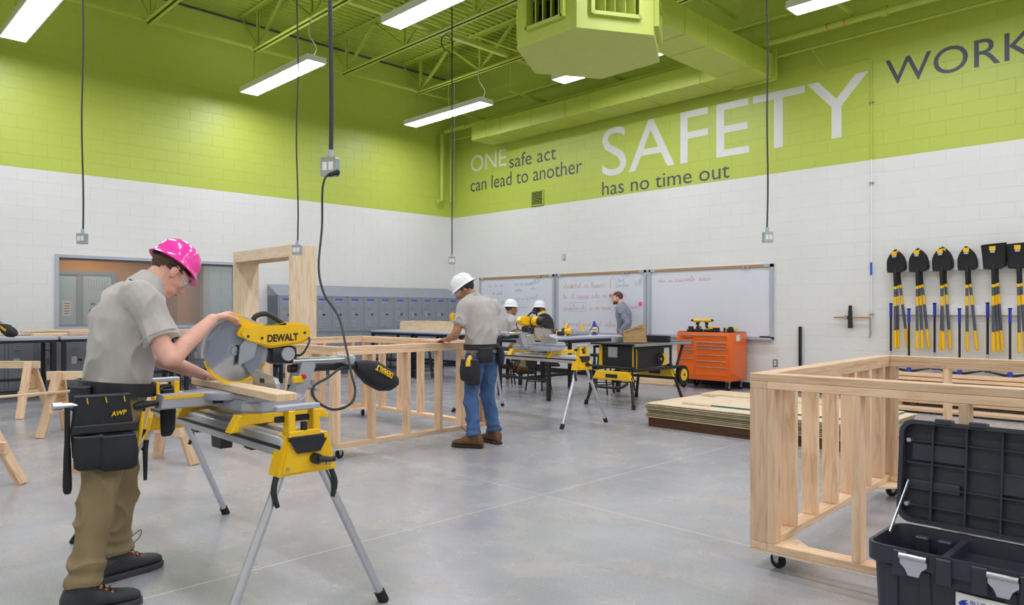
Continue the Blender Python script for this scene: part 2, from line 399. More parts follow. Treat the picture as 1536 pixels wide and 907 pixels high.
def block_wall(name, a_lo, a_hi, M, hole, near, label):
    """a along the wall (local x), face at local y=0 looking to -y; the 300 units nearest 'near' are parts"""
    g = G()
    for r in (sub((a_lo, a_hi, 0, ZD+.1), hole) if hole else [(a_lo, a_hi, 0, ZD+.1)]):
        g.bx(r[0], r[1], .0026, .2, r[2], r[3])
    w = g.obj(name, 'painted_block'); w.matrix_world = M; struct(w); w['label'] = label
    L, Hh = .4064, .2032; z00 = ZB-17*Hh; units = []; rest = []
    for k in range(-1, 33):
        z0, z1 = z00+k*Hh, z00+(k+1)*Hh
        z0c, z1c = max(z0, 0), min(z1, ZD)
        if z1c-z0c < .02: continue
        a = a_lo-(L/2 if k % 2 else 0)
        while a < a_hi:
            r = (max(a, a_lo), min(a+L, a_hi), z0c, z1c); a += L
            if r[1]-r[0] < .02: continue
            ps = sub(r, hole) if hole else [r]
            for p in ps:
                full = abs(p[1]-p[0]-L) < 1e-4 and abs(p[3]-p[2]-Hh) < 1e-4
                (units if full else rest).append(p)
    units.sort(key=lambda p: (V(((p[0]+p[1])/2, (p[2]+p[3])/2))-V(near)).length)
    if 'u' not in UNIT:
        gg = G(); block_shape(gg, 0, L, 0, Hh); UNIT['u'] = gg.mesh('block', 'painted_block')
    for p in units[:300]:
        o = link('block', UNIT['u'], w); o.location = (p[0], 0, p[2])
    g = G()
    for p in units[300:]+rest: block_shape(g, *p)
    o = g.obj('block', 'painted_block', w); o['kind'] = 'stuff'
    return w
wl = block_wall('wall_left', X0, XW, Matrix.Translation((0, YW, 0)), WIN, (4.6, 2.6), 'concrete block wall, lime green above white, behind lockers and window')
wr = block_wall('wall_right', -YW, -Y0, Matrix.Translation((XW, 0, 0)) @ Matrix.Rotation(-PI/2, 4, 'Z'), None, (-4.1, 2.6), 'concrete block wall with large safety lettering and whiteboards')
struct(G().bx(X0-.2, X0, Y0, YW, 0, ZD).obj('wall_near', 'painted_block'))
struct(G().bx(X0, XW, Y0-.2, Y0, 0, ZD).obj('wall_back', 'painted_block'))
bb = G().bx(XW-.012, XW, 1.5, 12.9, 0, .10).obj('baseboard_right', 'dark_steel'); struct(bb)
# corrugated roof deck
g = G(); y = Y0; bm = g.bm; prof = []
while y < YW:
    prof += [(y, ZD), (y+.06, ZD), (y+.075, ZD+.045), (y+.135, ZD+.045)]; y += .15
va = [bm.verts.new((X0, a, b)) for a, b in prof]; vb = [bm.verts.new((XW, a, b)) for a, b in prof]
for i in range(len(prof)-1): bm.faces.new((va[i], va[i+1], vb[i+1], vb[i]))
g.bx(X0-.2, XW+.2, Y0-.2, YW+.2, ZD+.06, ZD+.2)
struct(g.obj('ceiling', 'deck_lime'))
g = G().bx(3, XW, YW-.03, YW-.006, 6.80, 6.83)
struct(g.obj('trim_1', 'slate_letter'))

# open-web joists along Y
def joist(x, label):
    j = thing('roof_joist', label, 'roof joist', (x, 0, 0), 0, 'open-web roof joists'); 
    g = G()
    for s in (-1, 1): g.bx(s*.012, s*.075, Y0, YW-.02, ZD-.015, ZD-.002); g.bx(s*.012, s*.018, Y0, YW-.02, ZD-.07, ZD-.002)
    g.obj('top_chord', 'lime', j)
    g = G()
    for s in (-1, 1): g.bx(s*.014, s*.072, Y0+.3, 13.02, 6.12, 6.132); g.bx(s*.014, s*.022, Y0+.3, 13.02, 6.12, 6.18)
    g.obj('bottom_chord', 'lime', j)
    if 'd' not in UNIT:
        L = math.hypot(1.0, .72)
        UNIT['d'] = G().box((-.018, 0, 0), (.01, L, .05)).box((.018, 0, 0), (.01, L, .05)).box((0, 0, 0), (.036, L, .012)).mesh('web_bar', 'lime')
        UNIT['v'] = G().box((-.016, 0, 0), (.012, .05, .72)).box((.016, 0, 0), (.012, .05, .72)).mesh('web_bar', 'lime')
    y = 12.85
    while y > 4:
        for s in (-1, 1):
            if y+s*1.0 > YW: 
                link('web_bar', G().tube([(0, 0, -.33), (0, .62, .33)], .014, 8).mesh('web_bar', 'lime'), j, M=Matrix.Translation((0, y, 6.5))); continue
            M = Matrix.Translation((0, y+s*.5, 6.51)) @ Matrix.Rotation(s*math.atan2(.72, 1.0), 4, 'X'); link('web_bar', UNIT['d'], j, M=M)
        link('web_bar', UNIT['v'], j, M=Matrix.Translation((0, y, 6.51)))
        y -= 1.95
    return j
JX = [.48, 2.36, 4.24, 6.12, 8.0, 9.88]
JL = ['running past the left edge of view', 'nearest the left edge, above the leftmost light', 'ending left of the second light fixture', 'ending above the second light fixture', 'ending between the two far-left lights', 'nearest the room corner, above the corner light']
for x, l in zip(JX, JL): joist(x, 'lime green open-web steel roof joist '+l)
def rod(name, label, cat, pts, r, m='lime', group=None, n=8, sm=0):
    return tag(G().tube(pts, r, n, smooth=sm).obj(name, m, None, 40), label, cat, group)
tag(G().bx(-1, 11.3, 12.9, 12.94, 6.13, 6.17).obj('bridging_bar', 'lime'), 'long lime bridging bar tying joist ends along the left wall', 'bridging bar')
tag(G().bx(2, 11.3, 10.02, 10.12, 6.2, 6.28).obj('bridging_bar', 'lime'), 'thick lime steel bar crossing the joists above the room middle', 'bridging bar')
rod('bridging_bar', 'thin lime rod beside the thick cross bar under the deck', 'bridging bar', [(2, 9.7, 6.2), (11.3, 9.7, 6.2)], .02)
tag(G().bx(2, 11.3, 6.02, 6.07, 6.2, 6.25).obj('bridging_bar', 'lime'), 'lime cross bar over the hexagonal air diffuser', 'bridging bar')
# sprinkler and gas pipes along the right wall
def pipe(label, pts, r, col=None):
    p = thing('ceiling_pipe', label, 'pipe'); G().tube(pts, r, 12).obj('pipe_run', 'lime', p, 40)
    for q, d in col or []: G().cyl(V(q)-V(d)*.04, V(q)+V(d)*.04, r*1.35, n=12).obj('coupling', 'lime', p, 40)
    return p
pp = pipe('thick lime pipe running along the right wall above the duct', [(10.95, 13.3, 5.52), (10.95, 1.0, 5.52)], .05, [((10.95, yy, 5.52), (0, 1, 0)) for yy in (12.6, 9.5, 6.4, 3.6)])
for yy in (12.4, 4.4, 4.15): G().cyl((10.95, yy, 5.52), (10.95, yy-.02, 5.52), .054, n=14).obj('tag_band', 'marker_orange', pp)
pipe('thin lime pipe under the thick wall pipe', [(11.2, 13.3, 5.36), (11.2, 4.6, 5.36), (11.2, 1.0, 5.36)], .022)
pipe('lime pipe running high along the right wall joist seat', [(11.1, 13.3, 5.95), (11.1, 1.0, 5.95)], .035)
pipe('vertical lime pipe dropping down the left wall near the corner', [(10.93, 13.4, 5.45), (10.93, 13.4, 3.9), (10.8, 13.38, 3.88)], .05, [((10.93, 13.4, 5.0), (0, 0, 1))])
pipe('thin lime pipe beside the vertical corner pipe', [(11.2, 13.4, 5.5), (11.2, 13.4, 3.9)], .025)
for i, yy in enumerate((12.1, 10.2, 8.2, 4.05)):
    s = thing('strut_bracket', 'perforated lime strut arm over the wall duct, '+nth(i)+' from the corner', 'strut', (0, 0, 0), 0, 'strut arms above the wall duct')
    g = G().bx(10.0, 11.4, yy-.02, yy+.02, 5.60, 5.604).bx(10.0, 11.4, yy-.022, yy-.018, 5.60, 5.64).bx(10.0, 11.4, yy+.018, yy+.022, 5.60, 5.64); g.obj('channel', 'lime', s)
    G().cyl((10.05, yy, 5.62), (10.05, yy, 6.85), .006, n=6).obj('hanger_rod', 'lime', s)
    g = G()
    for k in range(12): g.bx(10.08+k*.11, 10.13+k*.11, yy-.008, yy+.008, 5.5985, 5.6)
    g.obj('slot', 'deck_lime', s)['kind'] = 'stuff'
# ductwork
d = thing('wall_duct', 'lime rectangular duct running along the right wall', 'duct')
segs = [12.0, 11.55, 11.1, 10.2, 9.3, 8.7, 7.5, 6.35, 6.0]
for a, b in zip(segs, segs[1:]): G().bx(10.62, 11.3, b+.004, a-.004, 5.04, 5.38, bev=.006).obj('duct_section', 'lime', d)
for a in segs[1:-1]: G().bx(10.612, 11.308, a-.012, a+.012, 5.032, 5.388).obj('flange', 'lime', d)
G().bx(11.0, 11.41, 11.2, 11.95, 5.06, 5.12).obj('duct_foot', 'lime', d)
d = thing('branch_duct', 'large lime rectangular duct from the hexagonal diffuser to the wall', 'duct')
segs = [6.7, 7.6, 8.55, 9.15, 10.45, 11.15]
for a, b in zip(segs, segs[1:]): G().bx(a+.003, b-.003, 5.33, 5.98, 5.02, 5.40, bev=.005).obj('duct_section', 'lime', d)
for a in segs[1:-1]: G().bx(a-.006, a+.006, 5.325, 5.985, 5.015, 5.405).obj('flange', 'lime', d)
G().bx(11.15, 11.19, 5.28, 6.02, 4.98, 5.48).obj('end_cap', 'lime', d)
for x in (7.9, 9.0): G().cyl((x, 5.3, 5.35), (x, 5.3, 6.85), .01, n=6).obj('hanger_rod', 'lime', d)
# hexagonal diffuser
hv = thing('air_diffuser', 'lime hexagonal sheet-metal air diffuser hanging from the ceiling', 'air diffuser', (6.6, 5.38, 4.28))
rad = .875; hx = [(rad*math.cos(R_(30+60*k)), rad*math.sin(R_(30+60*k))) for k in range(6)]
G().prism([(x*1.008, y*1.008) for x, y in hx], (0, 0, .0), (1, 0, 0), (0, 1, 0), .03).obj('bottom_panel', 'lime', hv)
G().prism([(x*.995, y*.995) for x, y in hx], (0, 0, .61), (1, 0, 0), (0, 1, 0), .03).obj('top_panel', 'lime', hv)
ap = rad*math.cos(R_(30)); sl = rad
for k in range(6):
    a = R_(60*k); Mx = Matrix.Rotation(a, 4, 'Z')
    w, z0, z1, gw, gz0, gz1 = sl/2, .0, .62, .27, .17, .47
    g = G(); 
    for (y0, y1, q0, q1) in ((-w, -gw, z0, z1), (gw, w, z0, z1), (-gw, gw, z0, gz0), (-gw, gw, gz1, z1)): g.bx(ap-.012, ap, y0, y1, q0, q1)
    sd = g.xf(Mx).obj('side_panel', 'lime', hv)
    g = G()
    for s in (-1, 1): g.bx(ap-.06, ap+.05, s*gw-.02, s*gw+.02, gz0-.03, gz1+.03)
    g.bx(ap-.06, ap+.05, -gw, gw, gz0-.04, gz0).bx(ap-.06, ap+.05, -gw, gw, gz1, gz1+.04)
    g.xf(Mx).obj('grille_frame', 'lime', sd)
    for q in (-.16, -.05, .07, .18): G().box((ap-.03, q, (gz0+gz1)/2), (.14, .012, gz1-gz0), Matrix.Rotation(R_(28), 3, 'Z')).xf(Mx).obj('louver', 'lime', sd)
    G().bx(ap-.16, ap-.15, -gw, gw, gz0, gz1).xf(Mx).obj('grille_back', 'blackener', sd)
G().bx(-.33, .33, -.33, .33, .62, .738).obj('neck', 'lime', hv)

# hanging fluorescent fixtures
def quad(name, m, parent, hx_, y0, y1, z, up):
    """flat diffuser sheet that shines one way"""
    me = bpy.data.meshes.new(name); p = [(-hx_, y0, z), (hx_, y0, z), (hx_, y1, z), (-hx_, y1, z)]
    me.from_pydata(p if up > 0 else p[::-1], [], [(0, 1, 2, 3)]); me.materials.append(MATS[m]); return link(name, me, parent)
proto = None
def fixture(x, y, label):
    global proto
    if proto is None:
        f = thing('ceiling_light', label, 'ceiling light', (x, y, 5.28), 0, 'hanging fluorescent fixtures')
        G().bx(-.17, .17, -1.22, 1.22, .012, .085, bev=.004).obj('housing', 'hat_white', f)
        for s in (-1, 1): quad('lens', 'lamp_lens', f, .155, min(s*.008, s*1.205), max(s*.008, s*1.205), 0, -1)
        g = G()
        for s in (-1, 1): g.bx(s*.155, s*.172, -1.22, 1.22, -.012, .03); g.bx(-.17, .17, s*1.205, s*1.222, -.012, .03)
        g.bx(-.155, .155, -.008, .008, -.008, .02); g.obj('rim', 'hat_white', f)
        quad('top_lens', 'uplight', f, .1, -1.1, 1.1, .088, 1)
        for s in (-1, 1): G().tube([(0, s*1.0, .085), (0, s*1.0, .85)], .004, 5).obj('hanger_wire', 'steel', f)
        G().tube([(0, -1.05, .09), (.06, -1.1, .25), (-.02, -1.0, .5), (.1, -.9, .85)], .008, 6, smooth=6).obj('supply_cord', 'hat_white', f)
        proto = f; return f
    return copy_tree(proto, (x, y, 5.28), 0, label)
for x, y, l in [(5.95, 11.65, 'white fluorescent fixture hanging over the left wall, fully in view'), (9.45, 11.45, 'white fluorescent fixture nearest the room corner'),
                (5.95, 7.2, 'white fluorescent fixture at the top edge above the hanging cords'), (9.45, 7.2, 'white fluorescent fixture half hidden behind the hexagonal diffuser'),
                (9.45, 3.05, 'white fluorescent fixture at the top edge above the word SAFETY'), (2.3, 11.5, 'white fluorescent fixture cut by the top left corner')]:
    fixture(x, y, l)
for x in (2.3, 5.95, 9.45, -1.3):
    for y in (11.5, 7.2, 2.9, -1.4, -4.6):
        if (x, y) in ((5.95, 11.5), (9.45, 11.5), (5.95, 7.2), (9.45, 7.2), (9.45, 2.9), (2.3, 11.5)): continue
        fixture(x, y, 'white fluorescent fixture over the near half of the workshop')

# lettering on the right wall
XT = XW-.0006; LX, LY = (0, -1, 0), (0, 0, 1)
def wtext(s, m, y0, y1, z, cap):
    o = text('lettering', s, m, None, (XT, y0, z), LX, LY, width=y0-y1, cap=cap, thick=.0012)
    o.parent = wr; o.matrix_parent_inverse = wr.matrix_world.inverted(); return o
wtext('SAFETY', 'white_letter', 9.0, 3.98, 3.955, .985)
wtext('has no time out', 'slate_letter', 9.0, 6.24, 3.585, .285)
wtext('ONE', 'white_letter', 12.92, 11.72, 4.57, .40)
wtext('safe act', 'slate_letter', 11.62, 10.22, 4.49, .31)
wtext('can lead to another', 'slate_letter', 12.93, 9.52, 4.11, .32)
wtext('WORK', 'slate_letter', 3.74, 1.93, 4.60, .39)
vt = thing('wall_vent', 'small green louvred vent at the paint line under the lettering', 'vent', (XW, 10.75, 3.56))
G().bx(-.015, 0, -.17, .17, 0, .33).obj('backing', 'blackener', vt)
g = G()
for s in (-1, 1): g.bx(-.03, 0, s*.17-.012, s*.17+.012, 0, .33)
g.bx(-.03, 0, -.17, .17, 0, .02).bx(-.03, 0, -.17, .17, .31, .33).obj('vent_frame', 'lime', vt)
for k in range(9): G().box((-.02, 0, .035+k*.033), (.022, .32, .004), Matrix.Rotation(R_(-35), 3, 'Y')).obj('louver', 'lime', vt)
cd = thing('wall_conduit', 'thin painted conduit running down the right wall beside the shovels', 'conduit')
G().cyl((XW-.02, 3.93, 1.0), (XW-.02, 3.93, ZB), .011, n=8).obj('lower_pipe', 'hat_white', cd); G().tube([(XW-.02, 3.93, ZB), (XW-.02, 3.93, 5.05), (XW-.02, 4.6, 5.05), (11.2, 4.75, 5.36)], .011, 8).obj('upper_pipe', 'lime', cd)
for z in (1.25, 3.2, 4.4): G().bx(XW-.035, XW, 3.90, 3.96, z-.012, z+.012).obj('clamp', 'steel', cd)
G().bx(XW-.034, XW-.03, 3.915, 3.945, 1.83, 2.02).obj('tag_label', 'blue_tape', cd)
ar = thing('air_regulator', 'black compressed-air regulator with brass fittings on the wall', 'regulator', (XW-.06, 4.22, 1.2))
G().cyl((0, 0, -.16), (0, 0, .1), .035, .03, n=14).obj('bowl', 'black_plastic', ar, 40); G().cyl((0, 0, .1), (0, 0, .18), .025, n=12).obj('knob', 'black_frame', ar, 40)
G().tube([(0, .24, 0), (0, -.29, .0)], .012, 8).obj('brass_pipe', 'cork', ar); G().cyl((-.02, .05, 0), (-.06, .05, 0), .03, n=14).obj('gauge', 'steel', ar)
G().tube([(0, -.29, 0), (0, -.29, -.25), (0, -.27, -.3)], .013, 8).obj('drop_hose', 'steel', ar)

# ---------------------------------------------------------------- window and office behind
w1 = thing('window_1', 'wide grey steel-framed interior window in the white block wall', 'window'); struct(w1); del w1['category']
a0, a1, c0, c1 = WIN; yf0, yf1 = YW-.02, YW+.2
g = G().bx(a0-.04, a1+.04, yf0, yf1, c0-.05, c0+.0).bx(a0-.04, a1+.04, yf0, yf1, c1, c1+.05).bx(a0-.04, a0+.02, yf0, yf1, c0, c1).bx(a1-.02, a1+.04, yf0, yf1, c0, c1)
g.obj('window_frame', 'frame_grey', w1)
g = G().bx(a0+.02, a1-.02, YW+.09, YW+.13, c0, c0+.03).bx(a0+.02, a1-.02, YW+.09, YW+.13, c1-.03, c1).obj('glazing_stop', 'locker_grey', w1)
for x in (4.52,): G().bx(x-.02, x+.02, YW+.06, YW+.16, c0, c1).obj('mullion', 'frame_grey', w1)
for b0, b1 in ((a0+.02, 4.5), (4.54, a1-.02)): G().bx(b0, b1, YW+.108, YW+.112, c0+.01, c1-.01).obj('pane', 'glass', w1)
YO = 16.5
struct(G().bx(1, 9, YO, YO+.1, 0, 2.9).obj('wall_office', 'ochre')); struct(G().bx(1, 9, YW+.2, YO, 2.75, 2.85).obj('ceiling_office', 'room_beige'))
struct(G().bx(1, 9, YW+.2, YO, -.2, 0).obj('floor_office', 'polished_concrete')); struct(G().bx(.9, 1, YW+.2, YO, 0, 2.8).obj('wall_office_side', 'ochre'))
gg = G(); 
for k in range(14):
    a = 6.55-(.2 if k % 2 else 0)
    while a < 9:
        if a+.39 > 6.55: block_shape(gg, max(a, 6.55), min(a+.4, 9), k*.2, k*.2+.2)
        a += .4
o = gg.xf(Matrix.Translation((0, YO-.03, 0))).obj('wall_office_block', 'pale_blue'); struct(o)
d2 = thing('door_2', 'grey-framed pale office doors with posted notices behind the window', 'door'); struct(d2); del d2['category']
g = G().bx(3.55, 4.78, YO-.06, YO, 2.02, 2.1).bx(4.68, 4.78, YO-.06, YO, 0, 2.02).bx(4.05, 4.17, YO-.05, YO, 0, 2.02); g.obj('door_frame', 'locker_grey', d2)
dl = G().bx(3.5, 4.05, YO-.03, YO, 0, 2.0).obj('door_leaf', 'pale_blue', d2); dr = G().bx(4.17, 4.68, YO-.04, YO, 0, 2.02).obj('door_leaf', 'pale_blue', d2)
for k in range(9): G().bx(4.2+k*.05, 4.22+k*.05, YO-.048, YO-.04, 1.72, 1.95).obj('reflection_bar', 'frame_grey', dr)  # pale bars stand for the louver reflection on the door
G().bx(4.27, 4.43, YO-.045, YO-.04, 1.2, 1.33).obj('notice', 'print_black', dr); G().bx(4.28, 4.42, YO-.047, YO-.044, 1.2, 1.225).obj('notice_strip', 'paper', dr)
G().bx(4.3, 4.38, YO-.045, YO-.04, 1.42, 1.46).obj('notice_heading', 'slate_letter', dr); G().bx(3.8, 3.95, YO-.035, YO-.03, 1.2, 1.5).obj('notice', 'paper', dl)
for k in range(5): G().bx(3.83, 3.93, YO-.037, YO-.034, 1.24+k*.05, 1.255+k*.05).obj('notice_line', 'slate_letter', dl)
w2 = thing('window_2', 'small grey-framed window in the ochre office wall', 'window'); struct(w2); del w2['category']
G().bx(5.05, 5.75, YO-.05, YO, .95, 2.0).obj('window_frame', 'locker_grey', w2); G().bx(5.12, 5.68, YO-.055, YO-.05, 1.02, 1.93).obj('pane', 'pale_blue', w2)
struct(G().bx(6.38, 6.52, YO-.5, YO, 0, 2.75).obj('trim_2', 'frame_grey')); struct(G().bx(5.9, 6.38, YO-.3, YO, 0, 2.75).obj('trim_3', 'ochre'))
for x, y, l in ((4.2, 15.6, 'square ceiling lamp in the office over the doors'), (7.2, 15.3, 'square ceiling lamp in the office by the pale blocks')):
    f = thing('office_light', l, 'ceiling light', (x, y, 2.74)); G().bx(-.3, .3, -.3, .3, -.01, .01).obj('frame', 'hat_white', f); G().bx(-.27, .27, -.27, .27, -.013, -.01).obj('diffuser', 'office_lamp', f)

# ---------------------------------------------------------------- whiteboards
def scribble(g, y0, y1, z, h, x, seed):
    """a line of unreadable handwriting: small looping strokes grouped in words"""
    rnd = random.Random(seed); y = y0
    while y > y1:
        n = rnd.randint(2, 6); pts = []
        for k in range(n):
            hh = h*(1.0 if rnd.random() < .25 else .55)
            pts += [(x, y, z+rnd.random()*.02*h), (x, y-h*.14, z+hh*(.8+.3*rnd.random())), (x, y-h*.3, z+hh*.35*rnd.random()), (x, y-h*.4, z+rnd.random()*.25*h)]
            y -= h*.45
        g.tube([V(p) for p in pts], .0035, 4, smooth=2); y -= h*.5
BO = [(12.59, 10.24, 'leftmost whiteboard behind the two seated students'), (10.2, 7.93, 'middle whiteboard covered in writing, where the man points'), (7.88, 5.45, 'rightmost whiteboard, almost blank, behind the orange cabinet')]
for i, (ya, yb, lab) in enumerate(BO):
    w = thing('whiteboard', lab, 'whiteboard', (XW, 0, 0), 0, 'whiteboards on the right wall')
    G().bx(-.02, -.001, yb+.02, ya-.02, .86, 2.04).obj('writing_surface', 'board_white', w)
    g = G().bx(-.035, 0, yb, ya, 2.02, 2.07).bx(-.035, 0, yb, ya, .83, .87)
    for e in (ya-.03, yb+.03): g.bx(-.035, 0, e-.03, e+.03, .83, 2.07)
    g.obj('frame', 'frame_grey', w)
    G().bx(-.1, -.0, yb+.01, ya-.01, .825, .845).bx(-.104, -.098, yb+.01, ya-.01, .825, .86).obj('tray', 'frame_grey', w)
    G().bx(-.045, -.035, yb+.14, ya-.14, 2.03, 2.065).obj('cork_rail', 'cork', w)
    for e in (ya-.1, yb+.1): G().bx(-.05, -.034, e-.05, e+.05, 2.02, 2.07).obj('rail_end', 'alu_satin', w)
    for q in (.42, .5): G().bx(-.06, -.04, yb+q-.02, yb+q+.02, 2.01, 2.05).obj('map_clip', 'steel', w)
    if i == 0:
        g = G(); sd = 1
        for (y0, y1, z, h) in ((12.3, 11.75, 1.84, .1), (12.15, 11.95, 1.66, .1), (12.25, 11.75, 1.46, .1), (11.45, 11.0, 1.86, .1), (10.95, 10.86, 1.88, .1), (11.42, 11.3, 1.73, .08), (10.95, 10.86, 1.76, .08), (11.42, 11.0, 1.53, .1), (10.95, 10.85, 1.55, .1), (11.3, 11.15, 1.35, .1), (11.3, 11.15, 1.0, .1), (11.42, 11.15, .9, .1)):
            scribble(g, y0, y1, z, h, -.021, sd); sd += 1
        g.obj('blue_handwriting', 'marker_blue', w)['kind'] = 'stuff'
    elif i == 1:
        g = G(); sd = 40
        for (y0, y1, z, h) in ((10.0, 9.92, 1.76, .12), (9.8, 8.85, 1.76, .13), (10.0, 9.92, 1.55, .11), (9.8, 8.42, 1.55, .12), (10.0, 9.9, 1.31, .1), (9.78, 9.45, 1.32, .11), (9.3, 8.55, 1.32, .11), (10.0, 9.9, 1.0, .1), (9.85, 8.65, .99, .12), (9.65, 9.2, .89, .1), (8.3, 8.15, 1.34, .1), (8.42, 8.32, 1.1, .1)):
            scribble(g, y0, y1, z, h, -.021, sd); sd += 1
        g.tube([(-.021, 8.78, 1.74), (-.021, 8.78, 1.9), (-.021, 8.71, 1.95), (-.021, 8.64, 1.9), (-.021, 8.64, 1.74)], .004, 4)
        g.obj('red_handwriting', 'marker_red', w)['kind'] = 'stuff'
        g = G()
        for (y0, y1, z, h) in ((8.6, 8.42, 1.86, .09), (8.6, 8.3, 1.76, .1), (8.2, 8.14, 1.78, .12), (8.1, 8.02, 1.83, .1)): scribble(g, y0, y1, z, h, -.021, sd); sd += 1
        g.tube([(-.021, 9.82, 1.29), (-.021, 9.82, 1.47), (-.021, 9.4, 1.47), (-.021, 9.4, 1.29), (-.021, 9.82, 1.29)], .003, 4)
        g.tube([(-.021, 8.35, 1.0), (-.021, 8.55, .93), (-.021, 8.5, .97)], .006, 4)
        g.obj('blue_handwriting', 'marker_blue', w)['kind'] = 'stuff'
        G().bx(-.023, -.02, 8.03, 8.11, 1.39, 1.47).obj('sticky_note', 'pink_paper', w)
    else:
        g = G(); sd = 90
        for (y0, y1, z, h) in ((7.66, 7.5, 1.82, .11), (7.45, 7.2, 1.82, .1), (7.12, 6.85, 1.83, .1), (6.82, 6.78, 1.83, .11)): scribble(g, y0, y1, z, h, -.021, sd); sd += 1
        g.obj('red_handwriting', 'marker_red', w)['kind'] = 'stuff'
        tag(G().bx(XW-.09, XW-.03, 5.5, 5.66, .848, .885, bev=.006).obj('board_eraser', 'black_plastic'), 'black felt eraser on the right whiteboard tray', 'eraser')
# wall outlets
def outlet(y, z, lab):
    o = thing('wall_outlet', lab, 'outlet', (XW, y, z)); G().bx(-.02, 0, -.04, .04, -.06, .06, bev=.004).obj('cover_plate', 'steel', o)
    for s in (-.022, .022): G().bx(-.024, -.019, -.018, .018, s-.015, s+.015).obj('socket', 'hat_white', o)
outlet(5.42, .45, 'steel wall outlet under the right whiteboard'); outlet(10.0, 2.42, 'small wall box above the middle whiteboard')

# ---------------------------------------------------------------- lockers on the left wall
LK = {}
def locker(x, tall, label, group):
    w = .381; top = 1.6 if tall else .95
    k = thing('locker', label, 'locker', (x, 13.05, 0), 0, group)
    if tall not in LK:
        g = G().bx(0, w, .02, .44, .1, top).bx(.0, w, .06, .44, 0, .1)
        bodym = g.mesh('body', 'locker_dark')
        fr = G().bx(0, .022, 0, .03, .1, top).bx(w-.022, w, 0, .03, .1, top).bx(0, w, 0, .03, top-.03, top).bx(0, w, 0, .03, .1, .125)
        if tall: fr.bx(0, w, 0, .03, .845, .875)
        frm = fr.mesh('face_frame', 'locker_grey')
        tiers = [(.13, .84), (.88, 1.565)] if tall else [(.13, .915)]
        doors = []
        for z0, z1 in tiers:
            dm = G().bx(.026, w-.026, -.006, .02, z0, z1, bev=.003).mesh('door', 'locker_grey')
            lv = []
            for base in ((z1-.2), (z0+.09)):
                for q in range(5): lv.append(G().box((w*.5-.05, -.010, base+q*.028), (.1, .012, .008), Matrix.Rotation(R_(30), 3, 'X')).mesh('louver', 'frame_grey'))
            hz = (z0+z1)/2
            doors.append((dm, lv, G().bx(.09, .17, -.012, -.004, hz-.06, hz+.06, bev=.004).bx(.105, .155, -.014, -.011, hz-.045, hz+.01).mesh('handle', 'steel'),
                          G().bx(.19, .24, -.010, -.005, hz-.016, hz+.016).mesh('number_plate', 'blackener'), G().bx(.09, .26, -.0085, -.0055, z1-.05, z1-.022).mesh('tape_strip', 'blue_tape')))
        sl = None
        if tall:
            gs = G(); gs.prism([(-.0, 1.6), (.44, 1.6), (.44, 1.82)], (w/2, 0, 0), (0, 1, 0), (0, 0, 1), w); sl = gs.mesh('sloped_top', 'locker_grey')
        LK[tall] = (bodym, frm, doors, sl)
    bodym, frm, doors, sl = LK[tall]
    link('body', bodym, k); link('face_frame', frm, k)
    for i, (dm, lv, hm, nm, tm) in enumerate(doors):
        d = link('door', dm, k)
        for l in lv: link('louver', l, d)
        link('handle', hm, d, 'bright metal recessed handle'); link('number_plate', nm, d)
        if tall and i == 1: link('tape_strip', tm, d, 'blue tape strip')
    if sl: link('sloped_top', sl, k)
for i in range(12): locker(6.62+i*.381, True, 'tall grey two-tier locker with sloped top, %s from the wooden door frame' % nth(i), 'tall lockers on the left wall')
for i in range(12): locker(1.9+i*.381, False, 'low grey locker under the window behind the workbench, %s from the left' % nth(i), 'low lockers under the window')
def at(x, y, t):
    u = (x-768)/1092; f, r = V((math.cos(R_(45.3)), math.sin(R_(45.3)), 0)), V((math.sin(R_(45.3)), -math.cos(R_(45.3)), 0))
    p = f*t+r*(t*u); p.z = 1.30-(y-466)/1092*t; return p
# ---------------------------------------------------------------- workbenches and stools
def bench(x0, x1, y0, y1, z, label, group='steel-framed workbenches', top='bench_top', edge='blue_edge'):
    b = thing('workbench', label, 'workbench', (x0, y0, 0), 0, group); w, d = x1-x0, y1-y0
    G().bx(0, w, 0, d, z-.035, z, bev=.004).obj('bench_top', top, b)
    G().bx(-.003, w+.003, -.003, d+.003, z-.05, z-.034).obj('edge_band', edge, b)
    g = G().bx(.02, w-.02, .02, .06, z-.09, z-.05).bx(.02, w-.02, d-.06, d-.02, z-.09, z-.05).bx(.02, .06, .02, d-.02, z-.09, z-.05).bx(w-.06, w-.02, .02, d-.02, z-.09, z-.05)
    g.obj('apron', 'black_frame', b)
    for x in (.04, w-.04):
        for y in (.04, d-.04): G().bx(x-.025, x+.025, y-.025, y+.025, 0, z-.05).obj('leg', 'black_frame', b)
        G().bx(x-.018, x+.018, .06, d-.06, .28, .32).obj('stretcher', 'black_frame', b)
    G().bx(.06, w-.06, d/2-.018, d/2+.018, .28, .32).obj('stretcher', 'black_frame', b)
    return b
bench(1.02, 2.76, 12.2, 12.93, .93, 'white-topped black-framed workbench at the left edge of the photo', edge='alu_satin')
bench(2.80, 4.52, 12.2, 12.93, .93, 'white-topped workbench under the window behind the man in the pink hat', edge='alu_satin')
bench(4.56, 6.3, 12.2, 12.93, .93, 'white-topped workbench behind the sawing hands, right end of the window row', edge='alu_satin')
bench(8.6, 9.32, 11.47, 12.9, .9, 'black-framed workbench in front of the lockers, nearest the corner')
bench(8.6, 9.32, 10.0, 11.43, .9, 'black-framed workbench in front of the lockers, behind the man in jeans')
bench(9.06, 9.75, 8.95, 9.97, .9, 'black-framed workbench behind the seated students')
bench(7.72, 9.45, 7.05, 8.15, .91, 'black-framed workbench carrying power tools in front of the whiteboards')
